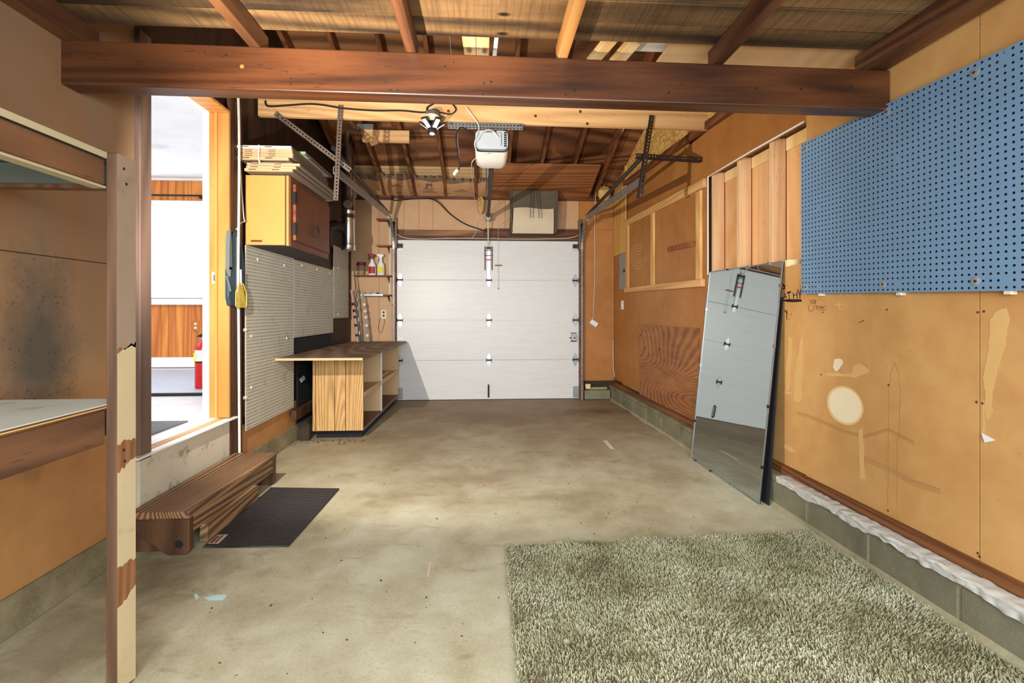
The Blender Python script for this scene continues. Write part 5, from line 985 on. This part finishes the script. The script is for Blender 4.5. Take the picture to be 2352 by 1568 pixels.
stored((1514, 2080, 1541, 2200), 2.414, 1.75, 2.75, .012, 'tan_sheet', 'wide tan sheet overhead reaching to the right wall')

# ================================================================== THE ROOM BEYOND
FE = thing('fire_extinguisher', 'red fire extinguisher standing just beyond the doorway', 'fire extinguisher', (-2.56, 4.48, .4855))
MB().lathe([(.055, 0), (.06, .01), (.06, .36), (.05, .40), (.025, .425), (.02, .44)], (-2.56, 4.48, .4855), seg=24).obj('cylinder_body', 'red_paint', FE, True)
MB().lathe([(.0607, .25), (.0607, .35)], (-2.56, 4.48, .4855), seg=24).obj('label_band', 'label_grey', FE); MB().lathe([(.0612, .235), (.0612, .248)], (-2.56, 4.48, .4855), seg=24).obj('black_band', 'black_rubber', FE)
B(-2.612, -2.600, 4.435, 4.445, .71, .81).obj('yellow_strip', 'label_yellow', FE)
MB().lathe([(.016, .0), (.02, .03), (.012, .05)], (-2.56, 4.48, .90), seg=12).obj('valve', 'steel', FE, True); MB().plate([(-2.61, 4.47, .955), (-2.60, 4.47, .965), (-2.55, 4.47, .99), (-2.52, 4.47, .97), (-2.55, 4.47, .945)], (0, .02, 0)).obj('lever', 'black_metal', FE, bevel=.003); MB().tube([(-2.54, 4.47, .93), (-2.50, 4.44, .88), (-2.498, 4.44, .70), (-2.50, 4.45, .62)], .011, 8).obj('hose', 'black_rubber', FE, True)
FN = thing('ceiling_fan', 'white ceiling fan blade showing in the room beyond', 'fan', (-3.6, 4.6, 2.60))
for i in range(4):
    a = math.radians(-8 + 90 * i); d_ = Vector((math.cos(a), math.sin(a), 0)); s_ = Vector((-math.sin(a), math.cos(a), .12)); c0 = Vector((-3.55, 4.6, 2.64))
    MB().plate([c0 + d_ * .12 - s_ * .05, c0 + d_ * .58 - s_ * .07, c0 + d_ * .65 - s_ * .04, c0 + d_ * .67, c0 + d_ * .65 + s_ * .05, c0 + d_ * .58 + s_ * .07, c0 + d_ * .12 + s_ * .05], (0, 0, .006)).obj('fan_blade', 'trim_white', FN, bevel=.002)
MB().lathe([(.03, 0), (.10, .01), (.11, .06), (.05, .10), (.02, .11), (.02, .26)], (-3.55, 4.6, 2.625), seg=20).obj('motor', 'trim_white', FN, True)
t = thing('curtain_rod', 'black curtain rod above the shaded window in the next room', 'curtain rod', (-3.9, 6.28, 2.65)); MB().tube([(-5.5, 6.27, 2.66), (-2.4, 6.27, 2.66)], .012, 10).obj('rod', 'black_metal', t, True)
for x_ in (-5.3, -3.62): B(x_ - .012, x_ + .012, 6.27, 6.33, 2.63, 2.67).obj('bracket', 'black_metal', t)
t = thing('wall_outlet', 'white power outlet on pine boards above the extinguisher', 'outlet', (-3.68, 6.32, .98)); B(-3.74, -3.66, 6.318, 6.329, .93, 1.07).obj('plate', 'pine_room', t, bevel=.003)
for z in (.96, 1.01): MB().lathe([(.018, 0), (.016, .003)], (-3.70, 6.318, z + .015), (0, -1, 0), 12).obj('socket', 'ivory', t)
tag(B(-3.2, -1.93, 2.56, 3.22, .4625, .470).obj('entry_rug', 'rug_grey', bevel=.002), 'dark grey rug on the floor just inside the doorway', 'rug')
t = thing('tile_mat', 'raised slate grey mat with black edge in the next room', 'mat', (-3.6, 5.0, .462)); B(-5.4, -2.2, 4.25, 5.9, .463, .485).obj('mat_body', 'slate_mat', t, bevel=.002); B(-5.4, -2.2, 4.20, 4.249, .463, .484).obj('edge_strip', 'black_rubber', t)
